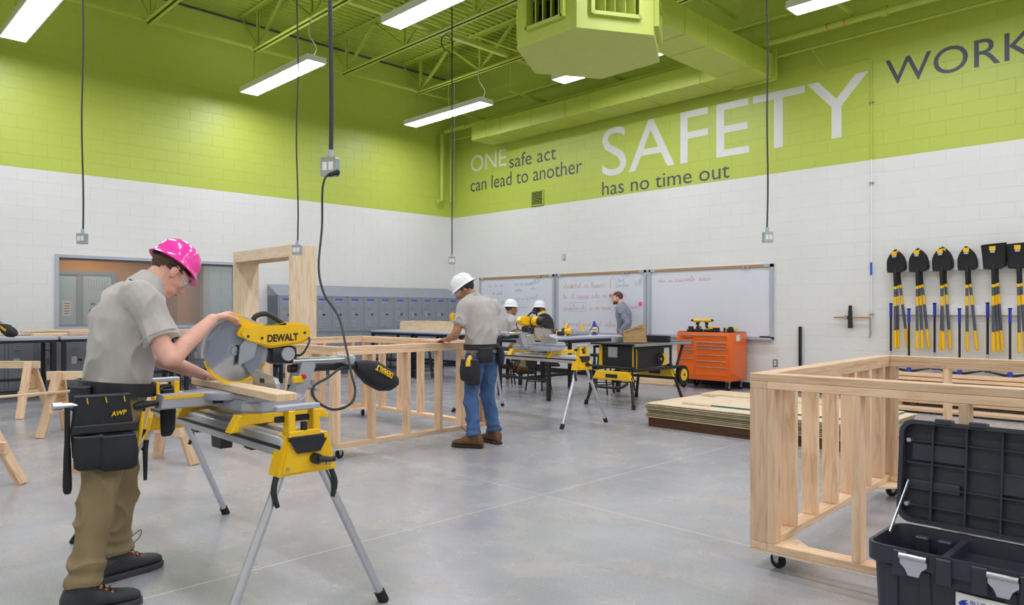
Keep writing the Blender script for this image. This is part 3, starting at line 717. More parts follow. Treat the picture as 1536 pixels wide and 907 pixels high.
def stool(x, y, label, first=[]):
    g = 'black round workshop stools'
    if first: return copy_tree(first[0], (x, y, 0), random.random()*1.5, label)
    s = thing('stool', label, 'stool', (x, y, 0), .3, g); first.append(s)
    G().lathe([(0, .625), (.16, .625), (.175, .64), (.17, .66), (0, .665)]).obj('seat', 'black_frame', s, 40)
    for k in range(4):
        a = R_(45+90*k); c, q = math.cos(a), math.sin(a)
        l = G().cyl((.21*c, .21*q, .06), (.11*c, .11*q, .63), .013, n=8).obj('leg', 'black_frame', s, 40); G().cyl((.22*c, .22*q, 0), (.21*c, .21*q, .07), .014, n=8).obj('foot_tip', 'steel', l, 40)
    for zz, rr in ((.22, .185), (.38, .155)):
        G().tube([(rr*math.cos(2*PI*i/20), rr*math.sin(2*PI*i/20), zz) for i in range(20)], .009, 6, closed=True).obj('foot_ring', 'black_frame', s, 60)
    return s
for x, y, l in [(8.55, 6.75, 'black stool beside the second saw stand, in front of the tool bench'), (9.1, 6.75, 'black stool between the tool bench and the table saw'), (8.25, 7.75, 'black stool tucked under the tool bench'),
                (8.56, 8.82, 'black stool under the seated student nearer the camera'), (10.14, 9.66, 'black stool under the seated student with dark tied hair'), (8.2, 10.55, 'black stool seen through the wheeled frame, nearer the man in jeans'), (8.2, 11.5, 'black stool seen through the wheeled frame, nearer the lockers')]:
    stool(x, y, l)

# ---------------------------------------------------------------- wheeled 2x4 frames
T, W4 = .038, .089
def castor(parent, x, y, top, a=.4):
    c = G().bx(x-.045, x+.045, y-.035, y+.035, top-.006, top).obj('castor', 'zinc', parent)
    cs, sn = math.cos(a), math.sin(a); ox, oy = x-.015*cs, y-.015*sn
    g = G()
    for s in (-1, 1):
        px_, py_ = -sn*s*.017, cs*s*.017
        g.prism([(-.025, .0), (.025, .0), (.012, -.05), (-.012, -.05)], (ox+px_, oy+py_, top-.006), (cs, sn, 0), (0, 0, 1), .003)
    g.obj('fork', 'zinc', c); r = (top-.012)/2
    G().cyl((ox+sn*.012, oy-cs*.012, r), (ox-sn*.012, oy+cs*.012, r), r, n=20).obj('wheel', 'rubber', c, 40)
    G().cyl((ox+sn*.014, oy-cs*.014, r), (ox-sn*.014, oy+cs*.014, r), r*.35, n=10).obj('hub', 'steel', c, 40)
def cart(label, loc, rz, LX_, LY_, sx0, sx1, sy0, sy1):
    c = thing('wheeled_frame', label, 'timber frame', loc, rz, 'wheeled two-by-four frames'); h = W4/2
    zb, zt = .09, .985
    for x, y in ((h, h), (LX_-h, h), (h, LY_-h), (LX_-h, LY_-h)):
        castor(c, x+(.05 if x < 1 else -.05), y+(.05 if y < 1 else -.05), zb, random.random()*3)
        sx, sy = (1 if x < 1 else -1), (1 if y < 1 else -1)
        g = G().prism([(0, 0), (.42*sx, 0), (0, .42*sy)], (x-h*sx, y-h*sy, zb+.006), (1, 0, 0), (0, 1, 0), .012); g.obj('corner_gusset', 'plywood_face', c)
    b0 = zb+.012
    for y in (h, LY_-h): lumber('bottom_plate', (0, y, b0+T/2), (LX_, y, b0+T/2), W4, T, c); lumber('top_plate', (0, y, zt-T*1.5), (LX_, y, zt-T*1.5), W4, T, c); lumber('cap_plate', (W4, y, zt-T/2), (LX_-W4, y, zt-T/2), W4, T, c)
    for x in (h, LX_-h): lumber('bottom_plate', (x, W4, b0+T/2), (x, LY_-W4, b0+T/2), W4, T, c); lumber('top_plate', (x, W4, zt-T*1.5), (x, LY_-W4, zt-T*1.5), W4, T, c); lumber('cap_plate', (x, 0, zt-T/2), (x, LY_, zt-T/2), W4, T, c)
    z0, z1 = b0+T, zt-2*T
    for lst, y in ((sx0, h), (sx1, LY_-h)):
        for x in [T/2, LX_-T/2]+lst: lumber('stud', (x, y, z0), (x, y, z1), T, W4, c, up=(0, 1, 0))
    for lst, x in ((sy0, h), (sy1, LX_-h)):
        for y in [W4+T/2, LY_-W4-T/2]+lst: lumber('stud', (x, y, z0), (x, y, z1), W4, T, c, up=(0, 1, 0))
    return c
cart('pine frame on castors in the middle, where the man in jeans leans', (3.36, 5.55, 0), R_(.6), 1.82, 2.3, [.385, .78, 1.17, 1.45], [.4, .8, 1.2, 1.6], [.45, .9, 1.35, 1.8], [.36, 1.1, 1.48, 1.85])
c2 = cart('pine frame on castors in the right foreground behind the black chest', (3.56, -.66, 0), R_(2.4), 2.12, 2.44, [.4, .8, 1.2, 1.6], [.38, .69, 1.01, 1.33, 1.63, 1.92], [1.5, 1.93, 1.1, .7, .3], [.5, 1.0, 1.5, 2.0])
# sheet offcut laid across the middle frame top by the man
lumber('offcut_board', (4.45, 5.68, 1.0), (4.95, 5.95, 1.0), .2, .018, None, m='pine'); tag(bpy.data.objects['offcut_board'], 'short board lying on the frame under the man in jeans', 'board')

# ---------------------------------------------------------------- tall door mock-up
d = thing('door_mockup', 'tall pale plywood door frame mock-up standing before the lockers', 'door frame', (4.55, 8.3, 0))
for y in (.02, 1.62): lumber('side_board', (0, y, 0), (0, y, 2.12), .36, .04, d, up=(0, 1, 0), m='plywood_face')
lumber('head_board', (0, .04, 2.1), (0, 1.6, 2.1), .36, .04, d, m='plywood_face'); 
for s in (-1, 1): lumber('head_skirt', (s*.172, .04, 2.03), (s*.172, 1.6, 2.03), .016, .12, d, m='plywood_face')
lumber('foot_board', (0, .04, .02), (0, 1.6, .02), .36, .04, d, m='plywood_face')

# ---------------------------------------------------------------- wooden troughs on benches
def trough(label, loc, L, rz):
    t = thing('wooden_trough', label, 'trough', loc, rz)
    n = 8; prof = [(0, 0), (L, 0), (L, .13)]+[(L-.07+.07*math.cos(a), .13+.07*math.sin(a)) for a in [PI/2*i/n for i in range(1, n+1)]]+[(.07-.07*math.sin(a), .13+.07*math.cos(a)) for a in [PI/2*i/n for i in range(0, n+1)]]
    for s in (-1, 1): G().prism(prof, (0, s*.13, 0), (1, 0, 0), (0, 0, 1), .019).obj('side_board', 'pine_pale', t)
    G().bx(.02, L-.02, -.12, .12, 0, .019).obj('bottom_board', 'pine_pale', t)
trough('long pale wooden trough with rounded ends on the bench before the lockers', (8.95, 12.15, .9), 2.0, -PI/2)
trough('pale wooden trough on the bench behind the seated students', (9.4, 9.95, .9), .98, -PI/2)

# ---------------------------------------------------------------- boards on the left benches
for i, (x0, x1, y, z, w, h, l) in enumerate([(2.1, 4.3, 12.75, .965, .14, .04, 'pale board at the back of the left benches'), (2.5, 3.4, 12.5, .95, .12, .035, 'short pale block on the left bench'), (2.95, 5.6, 12.42, .965, .09, .06, 'long reddish board along the front of the left benches'),
                                              (2.4, 3.7, 12.72, 1.0, .12, .03, 'board stacked on the pale back board'), (5.0, 6.2, 12.7, .96, .2, .05, 'board on the bench right of the sawing man')]):
    o = lumber('loose_board', (x0, y, z), (x1, y+.05, z), w, h, None, m='pine' if i == 2 else 'pine_pale'); tag(o, l, 'board', 'boards on the left benches')

# ---------------------------------------------------------------- sawhorses
def sawhorse(label, loc, rz, L, top, tilt=.2):
    s = thing('sawhorse', label, 'sawhorse', loc, rz, 'wooden sawhorses')
    lumber('top_rail', (-L/2, 0, top-.045), (L/2, 0, top-.045), .04, .09, s, m='pine_pale')
    for x in (-L/2+.12, L/2-.12):
        for q in (-1, 1): lumber('leg', (x+math.copysign(.06, x), q*.28, 0), (x, q*.03, top-.01), .089, .038, s, up=(0, 1, 0), m='pine')
        lumber('gusset', (x, -.1, top-.25), (x, .1, top-.25), .018, .2, s, m='osb')
        lumber('cross_brace', (x, -.2, .28), (x, .2, .28), .038, .089, s)
sawhorse('pine sawhorse standing before the left bench at the photo edge', (1.79, 10.89, 0), R_(-45), 1.1, .68)
sawhorse('pine sawhorse directly behind the man in the pink hat', (2.32, 8.62, 0), -.64, 1.0, .66)
sawhorse('low pine sawhorse leg cut off by the left edge', (.9, 6.54, 0), R_(45), .5, .55)
sawhorse('pine sawhorse behind the tilted stand leg', (2.03, 6.46, 0), .2, .8, .6)
tag(lumber('long_batten', at(-60, 600, 6.8), at(250, 574, 8.8), .06, .02, None, m='pine_pale'), 'long pale batten resting across two sawhorses', 'batten')

# ---------------------------------------------------------------- plywood stack
ps = thing('sheet_skid', 'dark timber skid under the plywood stack', 'skid', (6.87, 2.36, 0))
for x in (.05, .6, 1.15): lumber('runner', (x, .03, .05), (x, 2.4, .05), .09, .1, ps, m='dark_timber')
z = .1
for k in range(9):
    dx, dy = random.uniform(-.018, .018), random.uniform(-.02, .02); h = .018
    s = thing('plywood_sheet', 'plywood sheet in the stack, %s from the bottom' % nth(k), 'plywood', (6.87+dx, 2.36+dy, z), 0, 'plywood sheets in the stack')
    G().bx(.005, 1.215, .005, 2.435, .0, h-.004).obj('core', 'ply_gap_shade', s); G().bx(.0, 1.22, 0, 2.44, h-.0125, h-.0035).obj('face_veneer', 'plywood_face' if k == 8 else 'ply_edge', s); z += h  # recessed core coloured dark to paint the shade between sheets
for k, (x0, x1, y0, y1, th, m, l) in enumerate([(.25, 1.2, .1, 2.1, .014, 'osb', 'teal-edged sheet lying on top of the plywood stack'), (.22, .42, 1.75, 2.1, .012, 'pine_pale', 'small pale offcut on the front of the plywood stack'), (1.05, 1.5, .6, 2.35, .03, 'pine_pale', 'pale board on the back of the plywood stack')]):
    s = thing('top_sheet', l, 'sheet', (6.87, 2.36, z+(0 if k else 0))); G().bx(x0, x1, y0, y1, 0 if k != 1 else .0005, th if k != 1 else .012).obj('face_veneer', 'plywood_face' if k == 0 else m, s)
    if k == 0: G().bx(x0-.003, x0, y0, y1, 0, th).bx(x0, x1, y0-.003, y0, 0, th).obj('painted_edge', 'teal_paint', s)

# ---------------------------------------------------------------- lumber along the right wall
for k, (x, y0, y1, z, l) in enumerate([(11.15, -.6, 3.9, .42, 'uppermost pine plank of the pile under the shovels'), (11.1, -.8, 4.0, .37, 'second pine plank of the pile under the shovels'), (10.95, -.5, 3.85, .3, 'third pine plank of the pile under the shovels'), (10.75, -.7, 4.05, .21, 'fourth pine plank, stepped out from the pile'), (10.5, -.8, 3.9, .13, 'fifth pine plank, low on the pile'), (10.3, -.6, 4.1, .045, 'lowest front pine plank of the pile under the shovels')]):
    tag(lumber('plank', (x, y0, z), (x, y1, z), .28, .04, None), l, 'plank', 'planks under the shovel rack')
pb = thing('plank_support', 'stacked pine bearers carrying the plank pile by the wall', 'bearer')
for y in (.2, 1.6, 3.2):
    for x, top in ((11.13, .35), (10.9, .28), (10.68, .19), (10.45, .11)): G().bx(x-.06, x+.06, y, y+.09, 0, top).obj('bearer', 'pine', pb)
for k in range(5): tag(lumber('plank', (11.2-.09*k, 6.95, .02+.0*k), (11.2-.09*k, 9.0-.1*k, .02), .085, .035, None, m='pine_pale'), 'pale floor plank by the wall behind the table saw, %s from the wall' % nth(k), 'plank', 'floor planks behind the table saw')
for k in range(3): tag(lumber('plank', (11.15-.1*k, 6.98, .057), (11.15-.1*k, 8.8-.1*k, .057), .085, .035, None, m='pine_pale'), 'pale plank on the upper layer behind the table saw, %s from the wall' % nth(k), 'plank', 'floor planks behind the table saw')
tag(G().bx(XW-.05, XW-.015, 4.98, 5.02, .1, 1.05).obj('iron_bar', 'black_frame'), 'tall black bar leaning against the wall right of the whiteboards', 'bar')

# ---------------------------------------------------------------- shovel rack
rk = thing('shovel_rack', 'pair of white wall boards carrying the shovels and picks', 'rack', (XW, 0, 0))
G().bx(-.045, -.006, .5, 3.66, 1.86, 2.02, bev=.004).obj('upper_board', 'hat_white', rk); G().bx(-.045, -.006, .5, 3.6, 1.24, 1.38, bev=.004).obj('lower_board', 'hat_white', rk)
SH = {}
def shovel_meshes(square):
    if square in SH: return SH[square]
    secs = []; N = 12
    for i in range(N+1):
        v = i/N; z = .31*v
        if square: hw = .115+.02*v; 
        else: hw = .11*(1-max(0, (v-.35)/.65)**2.2)+.004; hw = hw if v > .05 else .105
        bow = -.03*v*v+.012
        secs.append(((bow-.0, 0, z), V((0, hw, 0)), V((.010 if hw > .03 else .005, 0, 0))))
    g = G(); g.loft(secs, 16, p=2.6)
    for s in (-1, 1): g.tube([(.0, s*.02, -.005), (-.01, s*.10, .0)], .010, 6)
    bl = g.mesh('blade', 'blackener', 40)
    lb = G().bx(-.034, -.030, -.026, .026, .205, .24).mesh('sticker', 'frame_grey'); lb2 = G().bx(-.036, -.032, -.035, .035, .235, .29).mesh('sticker_band', 'yellow')
    so = G().tube([(.012, 0, .06), (.0, 0, 0), (0, 0, -.12), (0, 0, -.22)], [.01, .024, .02, .019], 10).mesh('socket', 'blackener', 40)
    co = G().cyl((0, 0, -.25), (0, 0, -.21), .021, n=12).mesh('collar', 'yellow', 40)
    sh = G().cyl((0, 0, -.85), (0, 0, -.24), .0185, n=12).mesh('shaft', 'shaft_grey', 40); st = G().cyl((0, 0, -.49), (0, 0, -.36), .0190, n=12).mesh('shaft_print', 'yellow', 40)
    gr = G().tube([(0, 0, -.84), (0, 0, -1.05), (0, 0, -1.10), (0, 0, -1.11)], [.0195, .021, .02, .01], 12).mesh('grip', 'yellow', 40)
    SH[square] = (bl, lb, lb2, so, co, sh, st, gr); return SH[square]
FAN = [(0, .9, 6), (-.4, 2, 5.2), (1.2, -1.6, 3.4), (0, 5), (0, 1.6, 3.2), (.5, 3)]
GRP = [(3.56, 3, False), (3.27, 3, False), (2.97, 3, False), (2.67, 2, False), (2.36, 3, True), (2.09, 2, True)]
for gi, (y, n, sq) in enumerate(GRP):
    for k in range(n):
        o = thing('shovel', '%s shovel, %s of the %s hanging bunch from the left' % ('square' if sq else 'round-point', ['front one', 'middle one', 'rear one'][k] if n == 3 else ['front one', 'rear one'][k], nth(gi)), 'shovel',
                  (XW-.06-.035*(n-k), y-.012*k, 1.86+.01*k), 0, 'shovels hanging on the right wall')
        o.rotation_euler = (R_(-FAN[gi][k]), R_(-1.0), 0)
        for nm, me in zip(('blade', 'sticker', 'sticker_band', 'socket', 'collar', 'shaft', 'shaft_print', 'grip'), shovel_meshes(sq)): link(nm, me, o)
for i, (y, top) in enumerate([(3.636, 1.40), (3.372, 1.325), (3.068, 1.40), (2.744, 1.325), (2.436, 1.40), (2.169, 1.325)]):
    o = thing('pickaxe', 'blue-gripped black pickaxe standing head down, %s from the left' % nth(i), 'pickaxe', (11.24 if i % 2 else 11.32, y, top), 0, 'pickaxes along the right wall')
    G().cyl((0, 0, -.84), (0, 0, 0), .015, n=10).obj('shaft', 'blackener', o, 40)
    G().tube([(0, 0, -.19), (0, 0, -.02), (0, 0, 0)], [.019, .019, .021], 10).obj('grip', 'handle_blue', o, 40); G().cyl((0, 0, -.004), (0, 0, .012), .024, n=12).obj('pommel', 'blackener', o, 40)
    G().cyl((0, 0, -.75), (0, 0, -.68), .0155, n=10).obj('shaft_print', 'frame_grey', o, 40)
    G().tube([(0, 0, -.92), (0, 0, -.86), (0, 0, -.80)], [.042, .036, .02], 10).obj('head_collar', 'handle_blue', o, 40)
    g = G(); 
    for s in (-1, 1): g.loft([((0, s*t, -.88+.06*t/.3-.0), V((.02-.012*t/.3, 0, 0)), V((0, 0, .022-.016*t/.3))) for t in (.0, .05, .12, .2, .3)], 8)
    g.obj('pick_head', 'blackener', o, 40)

# ---------------------------------------------------------------- orange tool cabinet
oc = thing('tool_cabinet', 'bright orange rolling tool cabinet under the right whiteboard', 'tool cabinet', (10.74, 5.86, 0))
wd_, dp, zt, hh = .99, .56, .945, .79
G().bx(0, dp, 0, wd_, zt-hh, zt, bev=.008, seg=2).obj('body', 'orange', oc, 40)
G().bx(.02, dp-.02, .02, wd_-.02, zt-.004, zt+.008).obj('top_mat', 'black_plastic', oc)
def drawer(y0, y1, f0, f1):
    za, zb_ = zt-hh*f1, zt-hh*f0
    d = G().bx(-.008, .01, y0+.004, y1-.004, za+.004, zb_-.003, bev=.003).obj('drawer', 'orange', oc); G().bx(-.022, -.006, y0+.006, y1-.006, zb_-.022, zb_-.008, bev=.003).obj('pull_rail', 'steel', d)
    return d
td = drawer(.05, .94, .05, .165); L = [.17, .235, .295, .355, .415, .55, .9]; Rr = [.195, .265, .33, .455, .585, .71, .9]
for a, b in zip(L, L[1:]): drawer(.66, .94, a, b)
for a, b in zip(Rr, Rr[1:]): drawer(.05, .62, a, b)
text('badge', 'Snap-on', 'print_black', oc, (-.0095, .87, zt-hh*.14), (0, -1, 0), (0, 0, 1), width=.19, cap=.035, thick=.003)
G().cyl((-.012, .5, zt-.03), (0, .5, zt-.03), .012, n=10).obj('lock', 'steel', oc); G().bx(.2, .32, -.002, 0, zt-.14, zt-.04).obj('paper_label', 'paper', oc)
G().tube([(.1, wd_, zt-.05), (.1, wd_+.05, zt-.05), (.46, wd_+.05, zt-.05), (.46, wd_, zt-.05)], .012, 8).obj('push_bar', 'black_frame', oc)
for x in (.08, dp-.08):
    for y in (.08, wd_-.08):
        c = G().bx(x-.04, x+.04, y-.04, y+.04, .148, .155).obj('castor', 'zinc', oc); g = G()
        for s in (-1, 1): g.prism([(-.035, 0), (.035, 0), (.015, -.09), (-.015, -.09)], (x, y+s*.024, .15), (1, 0, 0), (0, 0, 1), .004)
        g.obj('fork', 'zinc', c); G().cyl((x, y-.018, .065), (x, y+.018, .065), .064, n=22).obj('wheel', 'rubber', c, 40); G().cyl((x, y-.02, .065), (x, y+.02, .065), .03, n=14).obj('hub', 'alu_satin', c, 40)
def drill(label, loc, rz, lie=False):
    d = thing('cordless_drill', label, 'drill', loc, rz, 'cordless tools'); M = Matrix.Rotation(R_(86), 4, 'X') @ Matrix.Translation((0, 0, -.03)) if lie else Matrix()
    if lie: M = Matrix.Translation((0, 0, .034)) @ M
    P = [('battery', 'black_plastic', G().bx(-.055, .06, -.035, .035, 0, .045, bev=.006)), ('battery_band', 'yellow', G().bx(-.056, .061, -.036, .036, .03, .05, bev=.004)),
         ('handle', 'black_plastic', G().loft([((-.0, 0, .045), (.026, 0, 0), (0, .018, 0)), ((-.012, 0, .10), (.02, 0, 0), (0, .016, 0)), ((-.015, 0, .155), (.026, 0, 0), (0, .02, 0))], 12)),
         ('motor_housing', 'yellow', G().loft([((-.075, 0, .185), (0, .022, 0), (0, 0, .024)), ((-.06, 0, .185), (0, .03, 0), (0, 0, .033)), ((.03, 0, .185), (0, .03, 0), (0, 0, .033)), ((.06, 0, .185), (0, .024, 0), (0, 0, .026))], 14)),
         ('chuck', 'blackener', G().cyl((.06, 0, .185), (.105, 0, .185), .022, .014, n=12)), ('trigger', 'blackener', G().bx(.008, .02, -.008, .008, .11, .15))]
    for n_, m_, g in P: g.xf(M).obj(n_, m_, d, 40)
zc = zt+.008
for i, (x, y, rz, lie, l) in enumerate([(.2, .72, 1.9, False, 'upright yellow cordless drill on the orange cabinet, left one'), (.25, .56, -1.0, False, 'upright yellow cordless drill on the orange cabinet, right one'), (.2, .36, 2.2, True, 'cordless tool lying on the orange cabinet beside the right drill'), (.22, .2, .4, True, 'cordless tool lying near the right end of the orange cabinet')]):
    drill(l, (10.74+x, 5.86+y, zc), rz, lie)
for i, (x, y, l) in enumerate([(.12, .64, 'black battery charger between the two upright drills'), (.18, .44, 'yellow and black battery block at the middle of the cabinet top'), (.2, .1, 'black battery charger at the right end of the cabinet top'), (.13, .8, 'black battery charger at the left end of the cabinet top')]):
    c = thing('battery_charger', l, 'charger', (10.74+x, 5.86+y, zc), .3*i, 'chargers on the orange cabinet'); G().bx(-.07, .07, -.05, .05, 0, .04, bev=.01).obj('charger_body', 'black_plastic', c, 40); G().bx(-.045, .045, -.035, .035, .04, .085, bev=.008).obj('battery', 'yellow' if i == 1 else 'black_plastic', c, 40); G().bx(-.03, .03, -.036, -.034, .05, .07).obj('sticker', 'yellow', c)

# ---------------------------------------------------------------- black tool chest (front right)
bc = thing('tool_chest', 'large open black plastic tool chest in the right foreground', 'tool chest', (2.89, .36, 0)); Wd, Dp, Hz = .66, .36, .43
g = G(); bm = g.bm
def rrect(x0, x1, y0, y1, r, n=5):
    out = []
    for cx, cy, a0 in ((x1-r, y1-r, 0), (x0+r, y1-r, 90), (x0+r, y0+r, 180), (x1-r, y0+r, 270)):
        for i in range(n+1): a = R_(a0+90*i/n); out.append((cx+r*math.cos(a), cy+r*math.sin(a)))
    return out
def shell(rings):
    g = G(); bm = g.bm; vs = [[bm.verts.new((x, y, z)) for x, y in pts] for pts, z in rings]
    n = len(vs[0])
    for a, b in zip(vs, vs[1:]):
        for i in range(n): bm.faces.new((a[i], a[(i+1) % n], b[(i+1) % n], b[i]))
    bm.faces.new(vs[0][::-1]); bm.faces.new(vs[-1]); return g
shell([(rrect(.035, Dp-.03, .035, Wd-.035, .04), 0), (rrect(.02, Dp-.02, .02, Wd-.02, .04), .36), (rrect(.0, Dp, .0, Wd, .05), .365), (rrect(0, Dp, 0, Wd, .05), Hz), (rrect(.012, Dp-.012, .012, Wd-.012, .045), Hz), (rrect(.022, Dp-.022, .022, Wd-.022, .04), .35), (rrect(.04, Dp-.04, .04, Wd-.04, .03), .02)]).obj('body', 'box_black', bc, 40)
for y in (.09, .2, .46, .57): G().bx(.014, .03, y-.02, y+.02, .02, .36, bev=.004).obj('front_rib', 'box_black', bc)
for y in (.12, .26, .37, .51): G().bx(-.012, .01, y, y+.05, .33, Hz-.005, bev=.004).obj('latch_guard', 'box_black', bc)
for y in (.215, .49):
    l = G().prism([(-.045, .0), (.045, .0), (.045, -.035), (.025, -.05), (.018, -.075), (-.018, -.075), (-.025, -.05), (-.045, -.035)], (-.012, y, .415), (0, 1, 0), (0, 0, 1), .006, bev=.002).obj('latch', 'aluminium', bc); G().cyl((-.018, y-.045, .41), (-.018, y+.045, .41), .011, n=10).obj('latch_roll', 'steel', l, 40)
G().bx(.022, Dp-.025, .395, .42, .28, .415, bev=.003).obj('divider', 'box_black', bc)
tr = G().bx(.025, Dp-.03, .05, .395, .36, .37).obj('tray_floor', 'box_black', bc); G().bx(.03, Dp-.04, .03, .045, .36, .42).bx(.03, .04, .04, .39, .36, .42).obj('tray_wall', 'box_black', tr)
for y in (.47, .55): G().bx(Dp-.07, Dp-.03, y-.025, y+.025, .33, .405, bev=.006).obj('tool_clip', 'box_black', bc)
st = G().bx(-.002+.013, .014, .17, .36, .15, .315).obj('product_label', 'paper', bc)
text('label_print', 'BLUE', 'blue_can', st, (.0108, .315, .285), (0, -1, 0), (0, 0, 1), width=.045, cap=.013, thick=.001); text('label_print', 'HAWK', 'blue_can', st, (.0108, .32, .267), (0, -1, 0), (0, 0, 1), width=.05, cap=.012, thick=.001)
G().prism([(0, .006), (.012, .018), (.03, .022), (.022, .012), (.034, .012), (.02, .002), (.01, -.004)], (.0105, .353, .274), (0, -1, 0), (0, 0, 1), .001).obj('label_emblem', 'blue_can', st)
text('label_print', '10236429', 'print_black', st, (.0108, .235, .29), (0, -1, 0), (0, 0, 1), width=.05, cap=.009, thick=.001); text('label_print', '24    10.5', 'print_black', st, (.0108, .345, .25), (0, -1, 0), (0, 0, 1), width=.06, cap=.007, thick=.001)
G().bx(.0095, .0115, .2, .348, .225, .238).obj('label_bar', 'print_black', st)
# lid standing open, hinge along the back edge
lid = thing('tool_chest_lid_root', '', ''); bpy.data.objects.remove(lid)
LM = Matrix.Translation((Dp+.005, 0, Hz+.008)) @ Matrix.Rotation(R_(7), 4, 'Y')
def lobj(g, nm, m, p, sm=False): return g.xf(LM).obj(nm, m, p, sm)
Hl = .415; pts = rrect(.0, Wd, .0, Hl, .055, 6)
lid = lobj(G().prism(pts, (.035, 0, 0), (0, 1, 0), (0, 0, 1), .008), 'lid', 'box_black', bc)
g = G(); inn = rrect(.016, Wd-.016, .016, Hl-.016, .045, 6); n = len(pts)
for x0, x1 in ((-.02, .035),):
    a = [[g.bm.verts.new((x, p[0], p[1])) for p in pp_] for x, pp_ in ((x1, pts), (x0, pts), (x0, inn), (x1, inn))]
    for r0, r1 in zip(a, a[1:]+a[:1]):
        for i in range(n): g.bm.faces.new((r0[i], r0[(i+1) % n], r1[(i+1) % n], r1[i]))
lobj(g, 'lid_rim', 'box_black', lid, 40)
for y in (.09, .19, .3, .42, .54): lobj(G().bx(.0, .032, y-.003, y+.003, .016, Hl-.016), 'lid_rib', 'box_black', lid)
for z in (.07, .15, .24, .33): lobj(G().bx(.008, .032, .016, Wd-.016, z-.003, z+.003), 'lid_rib', 'box_black', lid)
for (y0, y1, z0, z1) in ((.42, .62, .25, .32), (.44, .64, .13, .17), (.2, .3, .16, .24)): lobj(G().bx(.012, .032, y0, y1, z0, z1, bev=.003), 'lid_recess', 'box_black', lid)
for y in (.5, .38, .1): lobj(G().bx(-.025, .03, y-.03, y+.03, Hl-.012, Hl+.012, bev=.004), 'lid_catch', 'box_black', lid)
for z in (.07, .33): lobj(G().cyl((.0, Wd-.03, z), (.03, Wd-.03, z), .009, n=10), 'screw_boss', 'alu_satin', lid)
lobj(G().bx(.028, .031, .215, .265, .2, .225), 'barcode_label', 'paper', lid)
lobj(G().bx(.006, .014, .07, .5, -.008, .004), 'hinge_pin', 'aluminium', bc)
G().bar((.18, Wd-.03, .43), (Dp+.03, Wd-.035, .60), .004, .014).obj('lid_stay', 'aluminium', bc)

# ---------------------------------------------------------------- hanging power drops
def dropbox(loc, label, top=6.89, thick=.009, rz=.3, wob=.0):
    x, y, z = loc; d = thing('power_drop', label, 'power cord', (x, y, z), rz, 'hanging power drops')
    n = 14; G().tube([(wob*math.sin(i*1.3), wob*math.cos(i*.9), .07+(top-z-.07)*i/n) for i in range(n+1)], thick, 8, smooth=2).obj('cord', 'cord', d, 60)
    b = G().bx(-.05, .05, -.028, .028, -.065, .05, bev=.004).obj('outlet_box', 'light_blue_grey', d); G().bx(-.052, .052, -.033, -.028, -.067, .052).obj('cover_plate', 'steel', b)
    for s in (-.022, .022): G().bx(s-.016, s+.016, -.036, -.032, -.03, .02).obj('socket', 'hat_white', b)
    G().cyl((0, 0, .05), (0, 0, .1), .018, n=12).obj('strain_relief', 'frame_grey', d, 40); return d
dropbox(at(124, 357, 8.0), 'power drop hanging left of the window', rz=-.95, wob=.006); dropbox(at(446, 374, 8.5), 'power drop hanging in front of the wooden door mock-up', rz=-.9, wob=.008)
dropbox(at(678, 390, 11.5), 'power drop hanging at the room corner', rz=-.8); dropbox(at(1151, 355, 7.87), 'power drop hanging in front of the word SAFETY', rz=-.6, wob=.008)
nb = dropbox(at(496, 249, 4.55), 'near power drop with the saw cord plugged in', top=6.89, thick=.014, rz=-1.1, wob=.004)
G().tube([at(678, 72, 11.5)+V((.12*math.cos(a)-.1, 0, .12*math.sin(a)+.05)) for a in [i*PI/8 for i in range(14)]], .009, 6).obj('loop_tmp', 'cord')
tag(bpy.data.objects['loop_tmp'], 'coil of cord at the ceiling above the corner power drop', 'cord'); bpy.data.objects['loop_tmp'].name = 'cord_coil'
b = nb.matrix_basis
